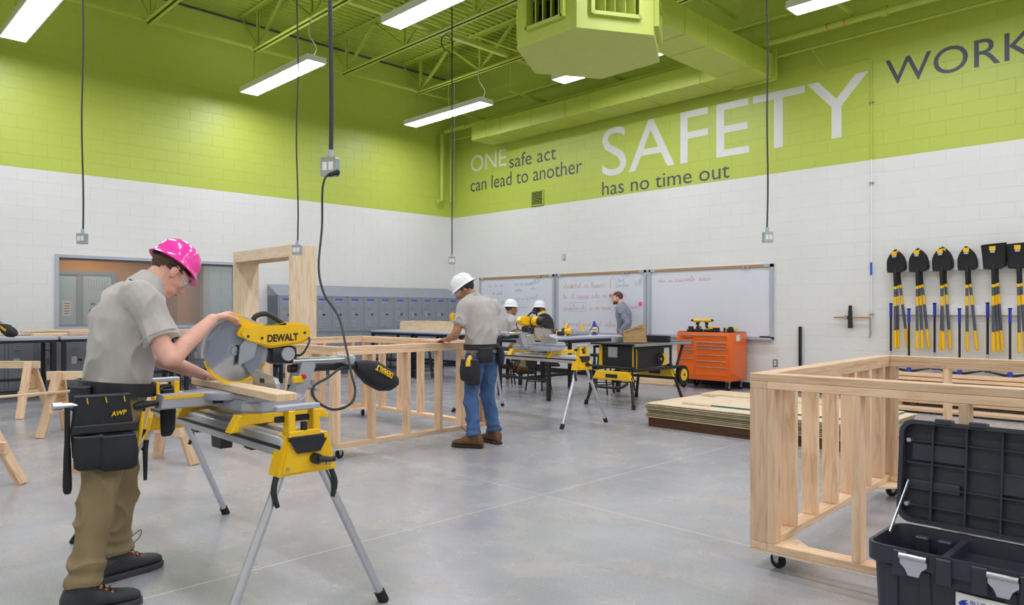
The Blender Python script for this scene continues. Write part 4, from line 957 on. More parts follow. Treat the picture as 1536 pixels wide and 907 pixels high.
# ---------------------------------------------------------------- mitre saw stands
def saw_stand(label, loc, rz):
    s = thing('saw_stand', label, 'saw stand', loc, rz, 'yellow and aluminium saw stands')
    for x in (-.062, .062): G().bx(x-.038, x+.038, -.80, .82, .70, .785, bev=.012, seg=2).obj('beam_rail', 'aluminium', s, 40)
    G().bx(-.03, .03, -.79, .81, .715, .745).obj('beam_web', 'alu_satin', s)
    for x in (-.101, .101): G().bx(x-.0015, x+.0015, -.79, .81, .735, .75).obj('beam_groove', 'dark_steel', s)
    for e in (-1, 1):
        ye = -.78 if e < 0 else .80
        h = G().prism([(-.125, .63), (.135, .63), (.1, .79), (-.085, .79)], (0, ye, 0), (1, 0, 0), (0, 0, 1), .11, bev=.012, seg=2).obj('leg_head', 'yellow', s, 40)
        yf = ye-e*-.058
        G().cyl((0.03, ye+e*.05, .69), (.03, ye+e*.085, .69), .022, n=14).obj('lock_knob', 'black_plastic', h, 40); G().tube([(.03, ye+e*.08, .69), (.09, ye+e*.08, .68), (.11, ye+e*.08, .68)], [.016, .011, .012], 8).obj('lock_lever', 'black_plastic', h, 40)
        for bx_, bz in ((-.09, .66), (-.07, .75), (.09, .66), (.06, .76)): G().cyl((bx_, ye+e*.05, bz), (bx_, ye+e*.062, bz), .008, n=8).obj('bolt', 'steel', h, 40)
        for q in (-1, 1):
            foot = V((q*.375, -.83, 0)) if e < 0 else V((q*.43, 1.06, 0)); top = V((q*.075, ye, .67)); d = (top-foot).normalized()
            l = G().cyl(foot+d*.03, top, .018, n=16).obj('leg', 'aluminium', s, 40); G().cyl(foot, foot+d*.055, .024, n=14).obj('foot', 'rubber', l, 40)
            lv = top+(foot-top)*.06; G().tube([lv+V((q*.03, e*.02, .0)), lv+V((q*.045, e*.03, -.06)), lv+V((q*.03, e*.035, -.12))], [.012, .013, .01], 8, smooth=3).obj('release_lever', 'black_plastic', l, 40)
        # work support with end stop
        yw = ye+e*.03
        w = G().bx(-.085, -.055, yw-.03, yw+.03, .79, .895, bev=.004).bx(.025, .055, yw-.03, yw+.03, .79, .895, bev=.004).bx(-.085, .055, yw-.035, yw+.035, .785, .812, bev=.004).obj('work_support', 'yellow', s)
        G().bx(-.13, .06, yw-.022, yw+.022, .892, .917, bev=.005).obj('support_bar', 'alu_satin', w); G().bx(-.12, .04, yw+.01, yw+.035, .845, .87, bev=.004).obj('stop_arm', 'black_plastic', w); G().cyl((-.015, yw-.02, .81), (-.015, yw-.02, .845), .014, n=10).obj('height_knob', 'black_plastic', w, 40)
        G().bx(-.08, .07, yw-.04, yw+.04, .765, .79, bev=.004).prism([(-.05, .72), (.05, .72), (.08, .77), (-.08, .77)], (0, yw, 0), (1, 0, 0), (0, 0, 1), .08).obj('support_clamp', 'dark_steel', w)
    for y in (-.36, .30):
        b = G().prism([(-.14, .755), (-.10, .83), (.30, .83), (.345, .80), (.345, .775), (.27, .80), (.16, .79), (-.05, .79), (-.09, .755)], (0, y, 0), (1, 0, 0), (0, 0, 1), .065, bev=.004).obj('saw_bracket', 'yellow', s); G().bx(-.05, .02, y-.04, y+.04, .67, .71, bev=.006).obj('clamp_lever', 'black_plastic', b)
    g = G().prism([(-.05, .62), (.05, .62), (.07, .7), (-.07, .7)], (0, .05, 0), (0, 1, 0), (0, 0, 1), .06); g.obj('carry_handle', 'black_plastic', s); return s
STL = (1.53, 3.56, 0)
saw_stand('aluminium and yellow saw stand in front of the man in the pink hat', STL, R_(-1.2))
saw_stand('aluminium and yellow saw stand beside the man in jeans', (6.43, 6.12, 0), R_(-2.5))

# ---------------------------------------------------------------- sliding mitre saw (x towards the back, z from the table base)
def mitre_saw(label, loc, rz):
    s = thing('mitre_saw', label, 'mitre saw', loc, rz, 'yellow sliding mitre saws'); AX, AZ = (1, 0, 0), (0, 0, 1)
    g = G().prism([(-.06, -.26), (.0, -.33), (.2, -.33), (.29, -.2), (.29, .2), (.2, .33), (0, .33), (-.06, .26)], (0, 0, .028), (1, 0, 0), (0, 1, 0), .056, bev=.01, seg=2); g.obj('base_casting', 'cast_grey', s, 40)
    for y in (-.2, .2): G().bx(-.05, .12, y-.13, y+.13, .056, .082, bev=.006).obj('side_table', 'cast_grey', s)
    G().lathe([(0, .05), (.155, .05), (.16, .06), (.16, .082), (.155, .086), (0, .086)], n=36).obj('turntable', 'cast_grey', s, 40)
    a = G().prism([(-.34, .022), (-.33, .085), (.0, .085), (.0, .02)], (0, 0, 0), AX, AZ, .1, bev=.006).obj('mitre_arm', 'cast_grey', s); G().bx(-.33, -.02, -.053, -.05, .068, .083).obj('scale_strip', 'yellow', a); G().bx(-.11, -.02, -.0535, -.0505, .03, .062).obj('warning_label', 'dark_steel', a); G().tube([(-.34, 0, .05), (-.42, 0, .045), (-.44, 0, .04)], [.012, .018, .012], 10).obj('mitre_lock_knob', 'black_plastic', a, 40)
    for q in (-1, 1):
        f = G().prism([(q*.06, .086), (q*.32, .086), (q*.32, .13), (q*.29, .155), (q*.16, .165), (q*.09, .185), (q*.06, .16)][::q], (.09, 0, 0), (0, 1, 0), AZ, .022, bev=.003).obj('fence', 'aluminium', s); G().bx(.076, .079, q*.17-.02, q*.17+.02, .125, .145).obj('fence_label', 'dark_steel', f)
    # blade and guards
    n = 60; pts = []
    for i in range(n):
        t0 = 2*PI*i/n; pts += [(.152*math.cos(t0), .152*math.sin(t0)), (.146*math.cos(t0+.03), .146*math.sin(t0+.03))]
    bl = G().prism(pts, (.016, 0, .273), AX, AZ, .003).obj('blade', 'steel', s); G().cyl((.016, -.012, .273), (.016, .012, .273), .022, n=16).obj('arbor_flange', 'zinc', bl, 40)
    def sector(r0, r1, a0, a1, th, y, k=18):
        o = [(r1*math.cos(R_(a0+(a1-a0)*i/k)), r1*math.sin(R_(a0+(a1-a0)*i/k))) for i in range(k+1)]; o += [(r0*math.cos(R_(a1-(a1-a0)*i/k)), r0*math.sin(R_(a1-(a1-a0)*i/k))) for i in range(k+1)]
        return G().prism(o, (.016, y, .273), AX, AZ, th)
    lg = sector(.03, .160, -60, 215, .006, -.022, 24).obj('lower_guard', 'guard_clear', s); sector(.147, .163, 195, 335, .010, -.02).obj('guard_edge', 'yellow', lg)
    sector(.135, .172, 25, 190, .05, 0).obj('upper_guard', 'cast_grey', s); sector(.02, .168, 0, 190, .012, .03).obj('guard_plate', 'dark_steel', s)
    G().prism([(.02, .2), (.1, .24), (.12, .32), (.07, .35), (.03, .3)], (0, -.03, 0), AX, AZ, .012).obj('guard_link', 'zinc', s)
    # yellow head
    hd = G().prism([(.013, .364), (.037, .401), (.17, .384), (.263, .41), (.337, .409), (.386, .391), (.401, .356), (.386, .321), (.348, .300), (.18, .283), (.061, .325), (.013, .35)], (0, -.015, 0), AX, AZ, .085, bev=.012, seg=2).obj('arm_housing', 'yellow', s, 40)
    text('brand_lettering', 'DEWALT', 'print_black', hd, (.158, -.058, .315), (1, 0, .035), (0, 0, 1), width=.165, cap=.036, thick=.0012, bold=.035)
    for bx_, bz in ((.06, .345), (.13, .335), (.36, .357)): G().cyl((bx_, -.06, bz), (bx_, -.055, bz), .007, n=8).obj('screw', 'dark_steel', hd)
    hn = G().prism([(-.053, .443), (-.03, .469), (.003, .464), (.17, .392), (.168, .365), (.135, .361), (.003, .415), (-.048, .434)], (0, -.01, 0), AX, AZ, .042, bev=.01, seg=2).obj('handle', 'yellow', s, 40); G().prism([(-.02, .44), (.0, .448), (.1, .405), (.09, .395)], (0, -.01, 0), AX, AZ, .03).obj('trigger', 'black_plastic', hn)
    G().tube([(.11, 0, .41), (.12, 0, .44), (.16, 0, .455), (.2, 0, .447), (.268, 0, .405)], .013, 8, smooth=4).obj('carry_handle', 'black_plastic', s, 40)
    m = G().cyl((.2, .03, .345), (.2, .22, .345), .055, .05, n=20).obj('motor', 'black_plastic', s, 40); G().cyl((.2, .05, .345), (.2, .13, .345), .058, n=20).obj('motor_band', 'yellow', m, 40)
    G().bx(.19, .33, -.045, .05, .2, .29, bev=.02, seg=2).obj('pivot_casting', 'dark_steel', s, 40); G().cyl((.27, -.06, .25), (.27, .05, .25), .035, n=16).obj('pivot_boss', 'cast_grey', s, 40)
    tw = G().prism([(.348, .226), (.431, .222), (.431, .176), (.386, .078), (.364, .03), (.30, .028), (.326, .082), (.343, .181)], (0, 0, 0), AX, AZ, .1, bev=.01, seg=2).obj('rear_tower', 'cast_grey', s, 40); G().bx(.29, .35, -.07, -.045, .1, .135, bev=.004).obj('bevel_pointer', 'yellow', tw); G().cyl((.35, -.075, .13), (.35, -.05, .13), .012, n=10).obj('bevel_knob', 'red', tw, 40)
    for q in (-.035, .035): G().cyl((.3, q, .21), (.665, q, .206), .0165, n=16).obj('slide_rail', 'steel', s, 40)
    G().bx(.6, .66, -.062, .062, .178, .232, bev=.015, seg=2).obj('rail_cap', 'cast_grey', s, 40); G().tube([(.3, 0, .17), (.5, 0, .168), (.715, 0, .164)], .021, 12).obj('dust_pipe', 'black_plastic', s, 40)
    bg = G().loft([((.69, 0, .165), (0, .03, 0), (0, 0, .026)), ((.74, 0, .15), (0, .045, 0), (.02, 0, .045)), ((.8, 0, .12), (0, .065, 0), (.03, 0, .065)), ((.88, 0, .075), (0, .07, 0), (.03, 0, .062)), ((.93, 0, .05), (0, .06, 0), (.03, 0, .04)), ((.95, 0, .04), (0, .04, 0), (.02, 0, .015))], 16, p=2.8).obj('dust_bag', 'nylon', s, 60)
    text('brand_lettering', 'DEWALT', 'yellow', bg, (.895, -.076, .115), (-.86, 0, .46), (-.46, 0, -.86), width=.12, cap=.032, thick=.006, bold=.03)
    k = G().cyl((.385, 0, .075), (.43, 0, .065), .012, n=10).obj('bevel_lock', 'cast_grey', s, 40); G().box((.435, 0, .06), (.02, .11, .02), bev=.005).box((.435, 0, .06), (.02, .02, .09), bev=.005).obj('wing_knob', 'cast_grey', k)
    G().tube([(.21, .1, .29), (.3, .07, .27), (.33, -.06, .24), (.37, -.08, .3), (.39, -.05, .33)], .006, 6, smooth=4).obj('motor_lead', 'cord', s, 60)
    return s
mitre_saw('yellow sliding mitre saw being operated by the man in the pink hat', (1.53, 3.5, .83), R_(-1.2))
mitre_saw('yellow sliding mitre saw on the second stand beside the man in jeans', (6.45, 5.98, .83), R_(178))
mitre_saw('mitre saw on the bench at the far left edge', (1.68, 12.6, .93), R_(-60))
# work piece on the saw
tag(lumber('work_piece', (1.49, 2.86, .934), (1.535, 3.9, .934), .09, .034, None, m='pine_pale'), 'pale board lying on the near saw table under the blade', 'board')
# saw lead from the hanging outlet down to the near saw
P = [(507, 262, 4.50), (492, 262, 4.44), (484, 282, 4.42), (483, 340, 4.4), (478, 400, 4.3), (486, 440, 4.25), (508, 475, 4.15), (519, 520, 4.0), (527, 560, 3.85), (533, 585, 3.8), (526, 605, 3.75), (500, 614, 3.72), (474, 600, 3.72), (470, 580, 3.74), (492, 566, 3.82)]
o = G().tube([at(*p) for p in P]+[V((2.1, 3.44, .99)), V((2.15, 3.45, 1.0))], .0068, 8, smooth=5).obj('saw_lead', 'cord', None, 60); tag(o, 'black power lead looping from the near hanging outlet to the saw', 'cord'); G().cyl(at(507, 258, 4.5), at(494, 262, 4.44), .017, .012, n=12).obj('plug', 'rubber', o, 40)

# ---------------------------------------------------------------- table saw on folding stand
ts = thing('table_saw', 'black and yellow table saw on a folding stand beside the orange cabinet', 'table saw', (8.45, 6.08, 0))
G().bx(-.5, .42, -.36, .4, .835, .86, bev=.006).obj('table_top', 'dark_steel', ts); G().bx(-.52, .85, -.4, -.36, .82, .855, bev=.004).obj('front_rail', 'zinc', ts); G().bx(.45, .75, -.36, .4, .838, .858, bev=.004).obj('side_extension', 'dark_steel', ts)
G().bx(-.33, -.05, .1, .16, .86, .94, bev=.003).obj('fence', 'aluminium', ts); G().bx(.3, .36, -.36, .38, .86, .95, bev=.006).obj('rip_fence', 'dark_steel', ts)
G().bx(-.38, .3, -.3, .33, .52, .835, bev=.02).obj('cabinet', 'black_plastic', ts); G().bx(-.4, -.36, -.30, -.25, .52, .82).obj('side_trim', 'yellow', ts); G().bx(-.4, -.36, .27, .32, .52, .82).obj('side_trim', 'yellow', ts); G().bx(.22, .32, -.32, -.29, .54, .7).obj('brand_panel', 'yellow', ts)
G().bx(-.40, -.38, .0, .16, .66, .8).obj('motor_cover', 'zinc', ts); G().tube([(.15+.07*math.cos(a), -.33, .63+.07*math.sin(a)) for a in [2*PI*i/16 for i in range(16)]], .012, 6, closed=True).obj('hand_wheel', 'black_plastic', ts, 60); G().cyl((.15, -.34, .63), (.15, -.3, .63), .02, n=12).obj('wheel_hub', 'zinc', ts, 40)
for y in (-.33, .36):
    G().tube([(-.46, y, .80), (.42, y, .80)], .018, 10).obj('frame_tube', 'black_frame', ts, 60); G().tube([(-.5, y, .5), (.62, y, .5)], .024, 10).obj('stand_tube', 'black_frame', ts, 60)
    for x in (-.45, .4): G().tube([(x, y, .5), (x, y, .81)], .018, 8).obj('frame_post', 'black_frame', ts, 60)
for x in (-.46, .42): G().tube([(x, -.34, .53), (x, .37, .53)], .02, 10).obj('frame_tube', 'black_frame', ts, 60)
G().tube([(.6, -.3, .5), (.72, -.33, .82)], .02, 8).obj('frame_brace', 'black_frame', ts, 60)
for x, q in ((-.5, -1), (.52, 1)):
    G().prism([(-.33, .36), (.33, .36), (.27, .48), (-.27, .48)], (x, 0, 0), (0, 1, 0), (0, 0, 1), .07, bev=.01).obj('leg_bracket', 'yellow', ts); G().bx(x-.038, x+.038, -.1, .1, .39, .44).obj('bracket_label', 'dark_steel', ts)
    for y, s in ((-.3, -1), (.3, 1)):
        l = G().tube([(x, y, .40), (x+q*.08, y+s*.10, .03)], .021, 10).obj('leg', 'black_frame', ts, 60); G().cyl((x+q*.085, y+s*.106, 0), (x+q*.078, y+s*.098, .06), .028, n=12).obj('foot', 'rubber', l, 40)
G().tube([(-.53, -.26, .33), (-.66, -.22, .28), (-.66, .22, .28), (-.53, .26, .33)], .02, 10, smooth=4).obj('lift_handle', 'black_frame', ts, 60)
wh = G().cyl((.70, -.36, .38), (.70, -.30, .38), .135, n=28).obj('wheel', 'rubber', ts, 40); G().cyl((.70, -.365, .38), (.70, -.295, .38), .085, n=20).obj('wheel_rim', 'yellow', wh, 40); G().cyl((.70, -.37, .38), (.70, -.29, .38), .02, n=10).obj('axle', 'dark_steel', wh, 40); G().tube([(.5, -.3, .42), (.7, -.28, .38)], .02, 8).obj('wheel_arm', 'yellow', ts, 60)
bd = thing('osb_offcut', 'upright wooden offcut with pencilled marks standing on the table saw', 'board', (8.36, 6.0, .861), R_(-42))
G().prism([(-.17, 0), (.16, 0), (.12, .26), (-.17, .16)], (0, 0, 0), (1, 0, 0), (0, 0, 1), .022).obj('panel', 'osb', bd); g = G()
for k in range(6): g.tube([(-.14+k*.04, -.012, .13+.012*k), (-.125+k*.04, -.012, .16+.012*k), (-.12+k*.04, -.012, .135+.012*k)], .003, 4)
g.obj('pencil_marks', 'dark_steel', bd)

# ---------------------------------------------------------------- tools on the benches
def circ_saw(label, loc, rz):
    c = thing('circular_saw', label, 'circular saw', loc, rz); G().bx(-.14, .14, -.07, .07, 0, .006).obj('shoe_plate', 'zinc', c)
    pts = [(.1*math.cos(R_(a)), .1*math.sin(R_(a))) for a in range(0, 181, 15)]; G().prism(pts, (0, .02, .03), (1, 0, 0), (0, 0, 1), .03).obj('blade_guard', 'dark_steel', c); G().cyl((0, -.1, .08), (0, .0, .08), .045, n=16).obj('motor', 'yellow', c, 40)
    G().tube([(-.02, -.02, .12), (.03, -.02, .18), (.1, -.02, .17), (.12, -.02, .08)], .018, 8, smooth=3).obj('handle', 'yellow', c, 60); G().cyl((.12, -.02, .03), (.16, -.02, .06), .03, n=12).obj('rear_grip', 'red', c, 40)
circ_saw('yellow circular saw on the tool bench beside the second mitre saw', (8.35, 7.3, .91), .5)
c = thing('power_router', 'grey and yellow power tool with looped cord on the tool bench', 'power tool', (8.85, 7.35, .91), -.3)
G().cyl((-.16, 0, .05), (.1, 0, .05), .045, .04, n=16).obj('motor_body', 'light_blue_grey', c, 40); G().cyl((-.02, 0, .07), (-.02, 0, .15), .04, .03, n=14).obj('head', 'yellow', c, 40); G().cyl((-.23, 0, .05), (-.16, 0, .05), .055, n=16).obj('base_ring', 'zinc', c, 40); G().tube([(.1, 0, .05), (.2, 0, .15), (.3, .02, .12), (.3, .05, .02), (.2, .06, .01)], .007, 6, smooth=5).obj('lead', 'cord', c, 60)
c = thing('spray_can', 'blue and white spray can on the bench below the whiteboard writing', 'spray can', (9.25, 7.45, .91)); G().cyl((0, 0, 0), (0, 0, .17), .033, n=18).obj('can_body', 'blue_can', c, 40); G().cyl((0, 0, .05), (0, 0, .09), .0335, n=18).obj('can_band', 'yellow', c, 40); G().cyl((0, 0, .1), (0, 0, .13), .0335, n=18).obj('can_label', 'paper', c, 40); G().lathe([(.033, .17), (.028, .185), (.02, .19), (.02, .22), (0, .222)], n=16).obj('cap', 'blue_can', c, 40)
for i, (x, y, rz, l) in enumerate([(8.05, 7.4, .6, 'cordless drill on the tool bench left of the circular saw'), (8.6, 7.6, 2.4, 'cordless drill lying on the tool bench behind the circular saw')]): drill(l, (x, y, .91), rz, i == 1)
tag(G().bx(6.05, 6.25, 6.95, 7.1, .79, .88, bev=.01).obj('tool_case', 'dark_steel'), 'small dark tool case on the far end of the second saw stand', 'tool case')
# ---------------------------------------------------------------- people
def hand(g, wr, fwd, back, curl, thumb=1, sp=.12, k=1.0, tcurl=.5):
    """palm and five jointed fingers; fwd to the knuckles, back = back-of-hand normal, thumb=+1 on the fwd x back side"""
    f = V(fwd).normalized(); n = V(back); n = (n-f*n.dot(f)).normalized(); s = f.cross(n)*thumb; w = V(wr)
    g.loft([(w-f*.02*k, s*.026*k, n*.019*k), (w+f*.02*k, s*.034*k, n*.017*k), (w+f*.06*k, s*.042*k, n*.016*k), (w+f*.092*k, s*.041*k, n*.013*k)], 14, p=2.4)
    for i, (o, L, r) in enumerate(((.031, .072, .0092), (.0105, .08, .0096), (-.0105, .074, .0092), (-.031, .058, .0082))):
        p = w+f*.085*k+s*o*k; d = (f+s*(o*sp*30*.12)).normalized(); pts = [p]; c = curl[i] if hasattr(curl, '__len__') else curl
        for q, fr in enumerate((.44, .32, .24)):
            ax = d.cross(n); ang = c*(.8 if q == 0 else 1.0)
            d = Quaternion(d.cross(-n).normalized(), ang) @ d if d.cross(n).length > 1e-5 else d
            n_ = n; p = p+d*L*fr*k*1.02; pts.append(p)
        g.limb(pts, [r*k*1.02, r*k, r*k*.92, r*k*.8], 8, 2)
    b = w+f*.018*k+s*.026*k; d1 = (f*.75+s*.8-n*.25).normalized(); d2 = (f*(1-.2*tcurl)+s*.25*(1-tcurl)-n*(.3+.8*tcurl)).normalized()
    g.limb([b, b+d1*.036*k, b+d1*.036*k+(d1*.4+d2*.6).normalized()*.03*k, b+d1*.036*k+(d1*.4+d2*.6).normalized()*.03*k+d2*.026*k], [.0145*k, .0115*k, .0105*k, .0085*k], 8, 2)
def head_shape(g, M, beard=False):
    def e(c, r): 
        gg = G().ell((0, 0, 0), r, u=20, v=14); gg.xf(M @ Matrix.Translation(c)); me = gg.mesh('t'); g.bm.from_mesh(me); bpy.data.meshes.remove(me)
    def l(p, r): g.limb([M @ V(q) for q in p], r, 8, 2)
    e((-.014, 0, .032), (.096, .074, .088)); e((.022, 0, -.02), (.07, .062, .075)); e((.04, 0, -.062), (.052, .05, .045)); e((.072, 0, -.09), (.022, .026, .02))
    e((.072, 0, .03), (.024, .05, .02)); e((.06, .038, -.02), (.026, .022, .024)); e((.06, -.038, -.02), (.026, .022, .024))
    l([(.092, 0, .018), (.104, 0, -.004), (.112, 0, -.024)], [.008, .010, .0125]); e((.098, .010, -.03), (.012, .009, .009)); e((.098, -.010, -.03), (.012, .009, .009))
    e((.091, 0, -.053), (.012, .024, .006)); e((.09, 0, -.064), (.011, .021, .0065))
    for s in (-1, 1): e((-.006, s*.076, -.004), (.019, .009, .031)); e((.0, s*.07, -.02), (.015, .012, .02))
def face(parent, M, gaze=0, skin='skin'):
    for s in (-1, 1):
        g = G().ell((0, 0, 0), (.0125, .0145, .0105), u=14, v=10).xf(M @ Matrix.Translation((.0795, s*.031, .006))); e = g.obj('eye', 'eye_white', parent, 60); G().ell((0, 0, 0), (.004, .006, .006), u=10, v=8).xf(M @ Matrix.Translation((.0905, s*.031, .004))).obj('iris', 'eye_dark', e, 60)
        G().limb([M @ V((.094, s*.018, .026)), M @ V((.092, s*.034, .031)), M @ V((.082, s*.05, .026))], [.004, .0045, .003], 6, 2).obj('eyebrow', 'hair_brown' if skin == 'skin' else 'hair_black', parent, 60)
    G().limb([M @ V((.098, -.02, -.058)), M @ V((.104, 0, -.0575)), M @ V((.098, .02, -.058))], [.003, .0045, .003], 6, 3).obj('lips', 'lip', parent, 60)
def hair_cap(parent, M, m, low=-.03, puff=.004, face_x=.055, top=True):
    g = G().ell((-.014, 0, .034), (.096+puff, .075+puff, .088+puff), u=36, v=28)
    bm = g.bm; kill = [v for v in bm.verts if (v.co.x > face_x-.02 and v.co.z < .06) or v.co.z < low-(.03 if v.co.x < -.05 else 0) or (v.co.x > .0 and v.co.z < .012)]
    bmesh.ops.delete(bm, geom=kill, context='VERTS')
    for v in bm.verts: v.co *= 1+.012*noise.noise(v.co*60)
    return g.xf(M).obj('hair', m, parent, 80)
def hard_hat(parent, M, m, brim=.168, tilt=0, front=.0):
    n = 40; prof = [(.0, .140), (.03, .138), (.06, .128), (.09, .104), (.112, .066), (.12, .02), (.121, .004), (brim-.006, -.016), (brim, -.022), (brim-.004, -.027), (.118, -.004), (.113, .02), (.105, .062), (.084, .097), (.055, .12), (.028, .131), (0, .133)]
    g = G().lathe(prof, n=n, sx=1.16, sy=1.0); 
    for v in g.bm.verts:
        r = math.hypot(v.co.x/1.16, v.co.y)
        if r > .122: 
            v.co.x += front*max(0, v.co.x/(brim*1.16))**2*(r-.12)/(brim-.12); v.co.z -= .012*abs(v.co.x/(brim*1.16))**2*(r-.12)/(brim-.12)
        elif v.co.z > .03 and abs(v.co.y) < .03: v.co.z += .006*(1-abs(v.co.y)/.03)
    MM = M @ Matrix.Translation((-.012, 0, .052)) @ Matrix.Rotation(R_(tilt), 4, 'Y') @ Matrix.Diagonal((.83, .83, .8, 1))
    h = g.xf(MM).obj('hard_hat', m, parent, 60)
    G().lathe([(.098, -.03), (.1, .0), (.096, .0), (.094, -.03)], n=28, sx=1.12, sy=.9).xf(MM).obj('headband', 'black_plastic', h, 60)
    G().bx(-.128, -.10, -.04, .04, -.045, -.005, bev=.01, seg=2).xf(MM).obj('ratchet', 'black_plastic', h, 40); G().cyl((-.14, 0, -.025), (-.12, 0, -.025), .016, n=14).xf(MM).obj('ratchet_knob', 'black_plastic', h, 40)
    return h
def specs(parent, M):
    g = G(); bm = g.bm; cols = []
    for i in range(19):
        a = R_(-82+164*i/18); x, y = .018+.088*math.cos(a), .078*math.sin(a); hgt = .021 if abs(a) < 1.0 else .021*(1-.55*(abs(a)-1.0)/.43)
        dip = .008 if abs(a) < .12 else 0
        cols.append([bm.verts.new((x*kx, y*kx, z)) for kx, z in ((1, .02), (1, .02-hgt*2+dip), (.975, .02-hgt*2+dip), (.975, .02))])
    for c0, c1 in zip(cols, cols[1:]):
        for i in range(4): bm.faces.new((c0[i], c0[(i+1) % 4], c1[(i+1) % 4], c1[i]))
    gl = g.xf(M).obj('safety_glasses', 'lens_clear', parent, 60)
    for s in (-1, 1): G().tube([M @ V((.03, s*.078, .012)), M @ V((-.02, s*.082, .012)), M @ V((-.05, s*.078, -.004))], .0028, 6).obj('temple', 'eye_dark', gl, 60)
def shoe(parent, ank, d, m, sole_m, laces=True, L=.3, hi=.12):
    """boot: heel behind the ankle, toe along d; upper, sole, laces"""
    f = V((d[0], d[1], 0)).normalized(); s = V((-f.y, f.x, 0)); a = V((ank[0], ank[1], 0)); up = V((0, 0, 1))
    g = G(); st = [(-.085, .030, .06), (-.07, .040, .1), (-.03, .043, .115), (.02, .044, .105), (.07, .046, .08), (.12, .049, .062), (.17, .048, .052), (.205, .038, .042), (.222, .018, .03)]
    g.loft([(a+f*x+up*(.024+h/2-.0), s*w, up*(h/2)) for x, w, h in st], 16, p=2.5); g.loft([(a+f*-.0+up*.09, f*.062, s*.047), (a-f*.005+up*(hi+.02), f*.058, s*.047), (a-f*.008+up*(hi+.05), f*.056, s*.046)], 16, p=2.2)
    b = link('boot', remesh(g, .006, 3, 'boot', m), parent)
    g = G(); pts = [(-.092, .0), (-.085, .034), (-.03, .044), (.03, .042), (.09, .050), (.15, .052), (.2, .044), (.228, .02), (.232, 0)]; pts = pts+[(x, -y) for x, y in pts[-2:0:-1]]
    g.prism(pts, a+up*.015, f, s, .03, bev=.004); g.obj('sole', sole_m, b, 40)
    if laces:
        g = G()
        for i in range(5):
            c = a+f*(.035+.022*i)+up*(.135-.014*i); g.tube([c-s*.028, c+up*.008, c+s*.028+f*.008], .003, 5, smooth=2)
        g.tube([a+f*.05+up*.135, a+f*.085+up*.17+s*.03, a+f*.13+up*.2+s*.02, a+f*.11+up*.17, a+f*.06+up*.135], .0022, 5, smooth=5)
        g.obj('laces', 'eye_dark', b, 60)
        g = G()
        for i in range(4):
            for q in (-1, 1): g.ell(a+f*(.04+.022*i)+up*(.126-.014*i)+s*q*.03, (.006, .006, .006), u=8, v=6)
        g.obj('eyelets', 'lace_orange', b, 60)
    return b
def tors(secs, lat, grow=0.0):
    """torso rings: (x, y, z, half depth, half width)"""
    out = []; P = [V(q[:3]) for q in secs]; L = V(lat).normalized()
    for i, q in enumerate(secs):
        t = (P[min(i+1, len(P)-1)]-P[max(i-1, 0)]).normalized(); f = L.cross(t).normalized(); l = t.cross(f).normalized()
        out.append((P[i], f*(q[3]+grow), l*(q[4]+grow)))
    return out
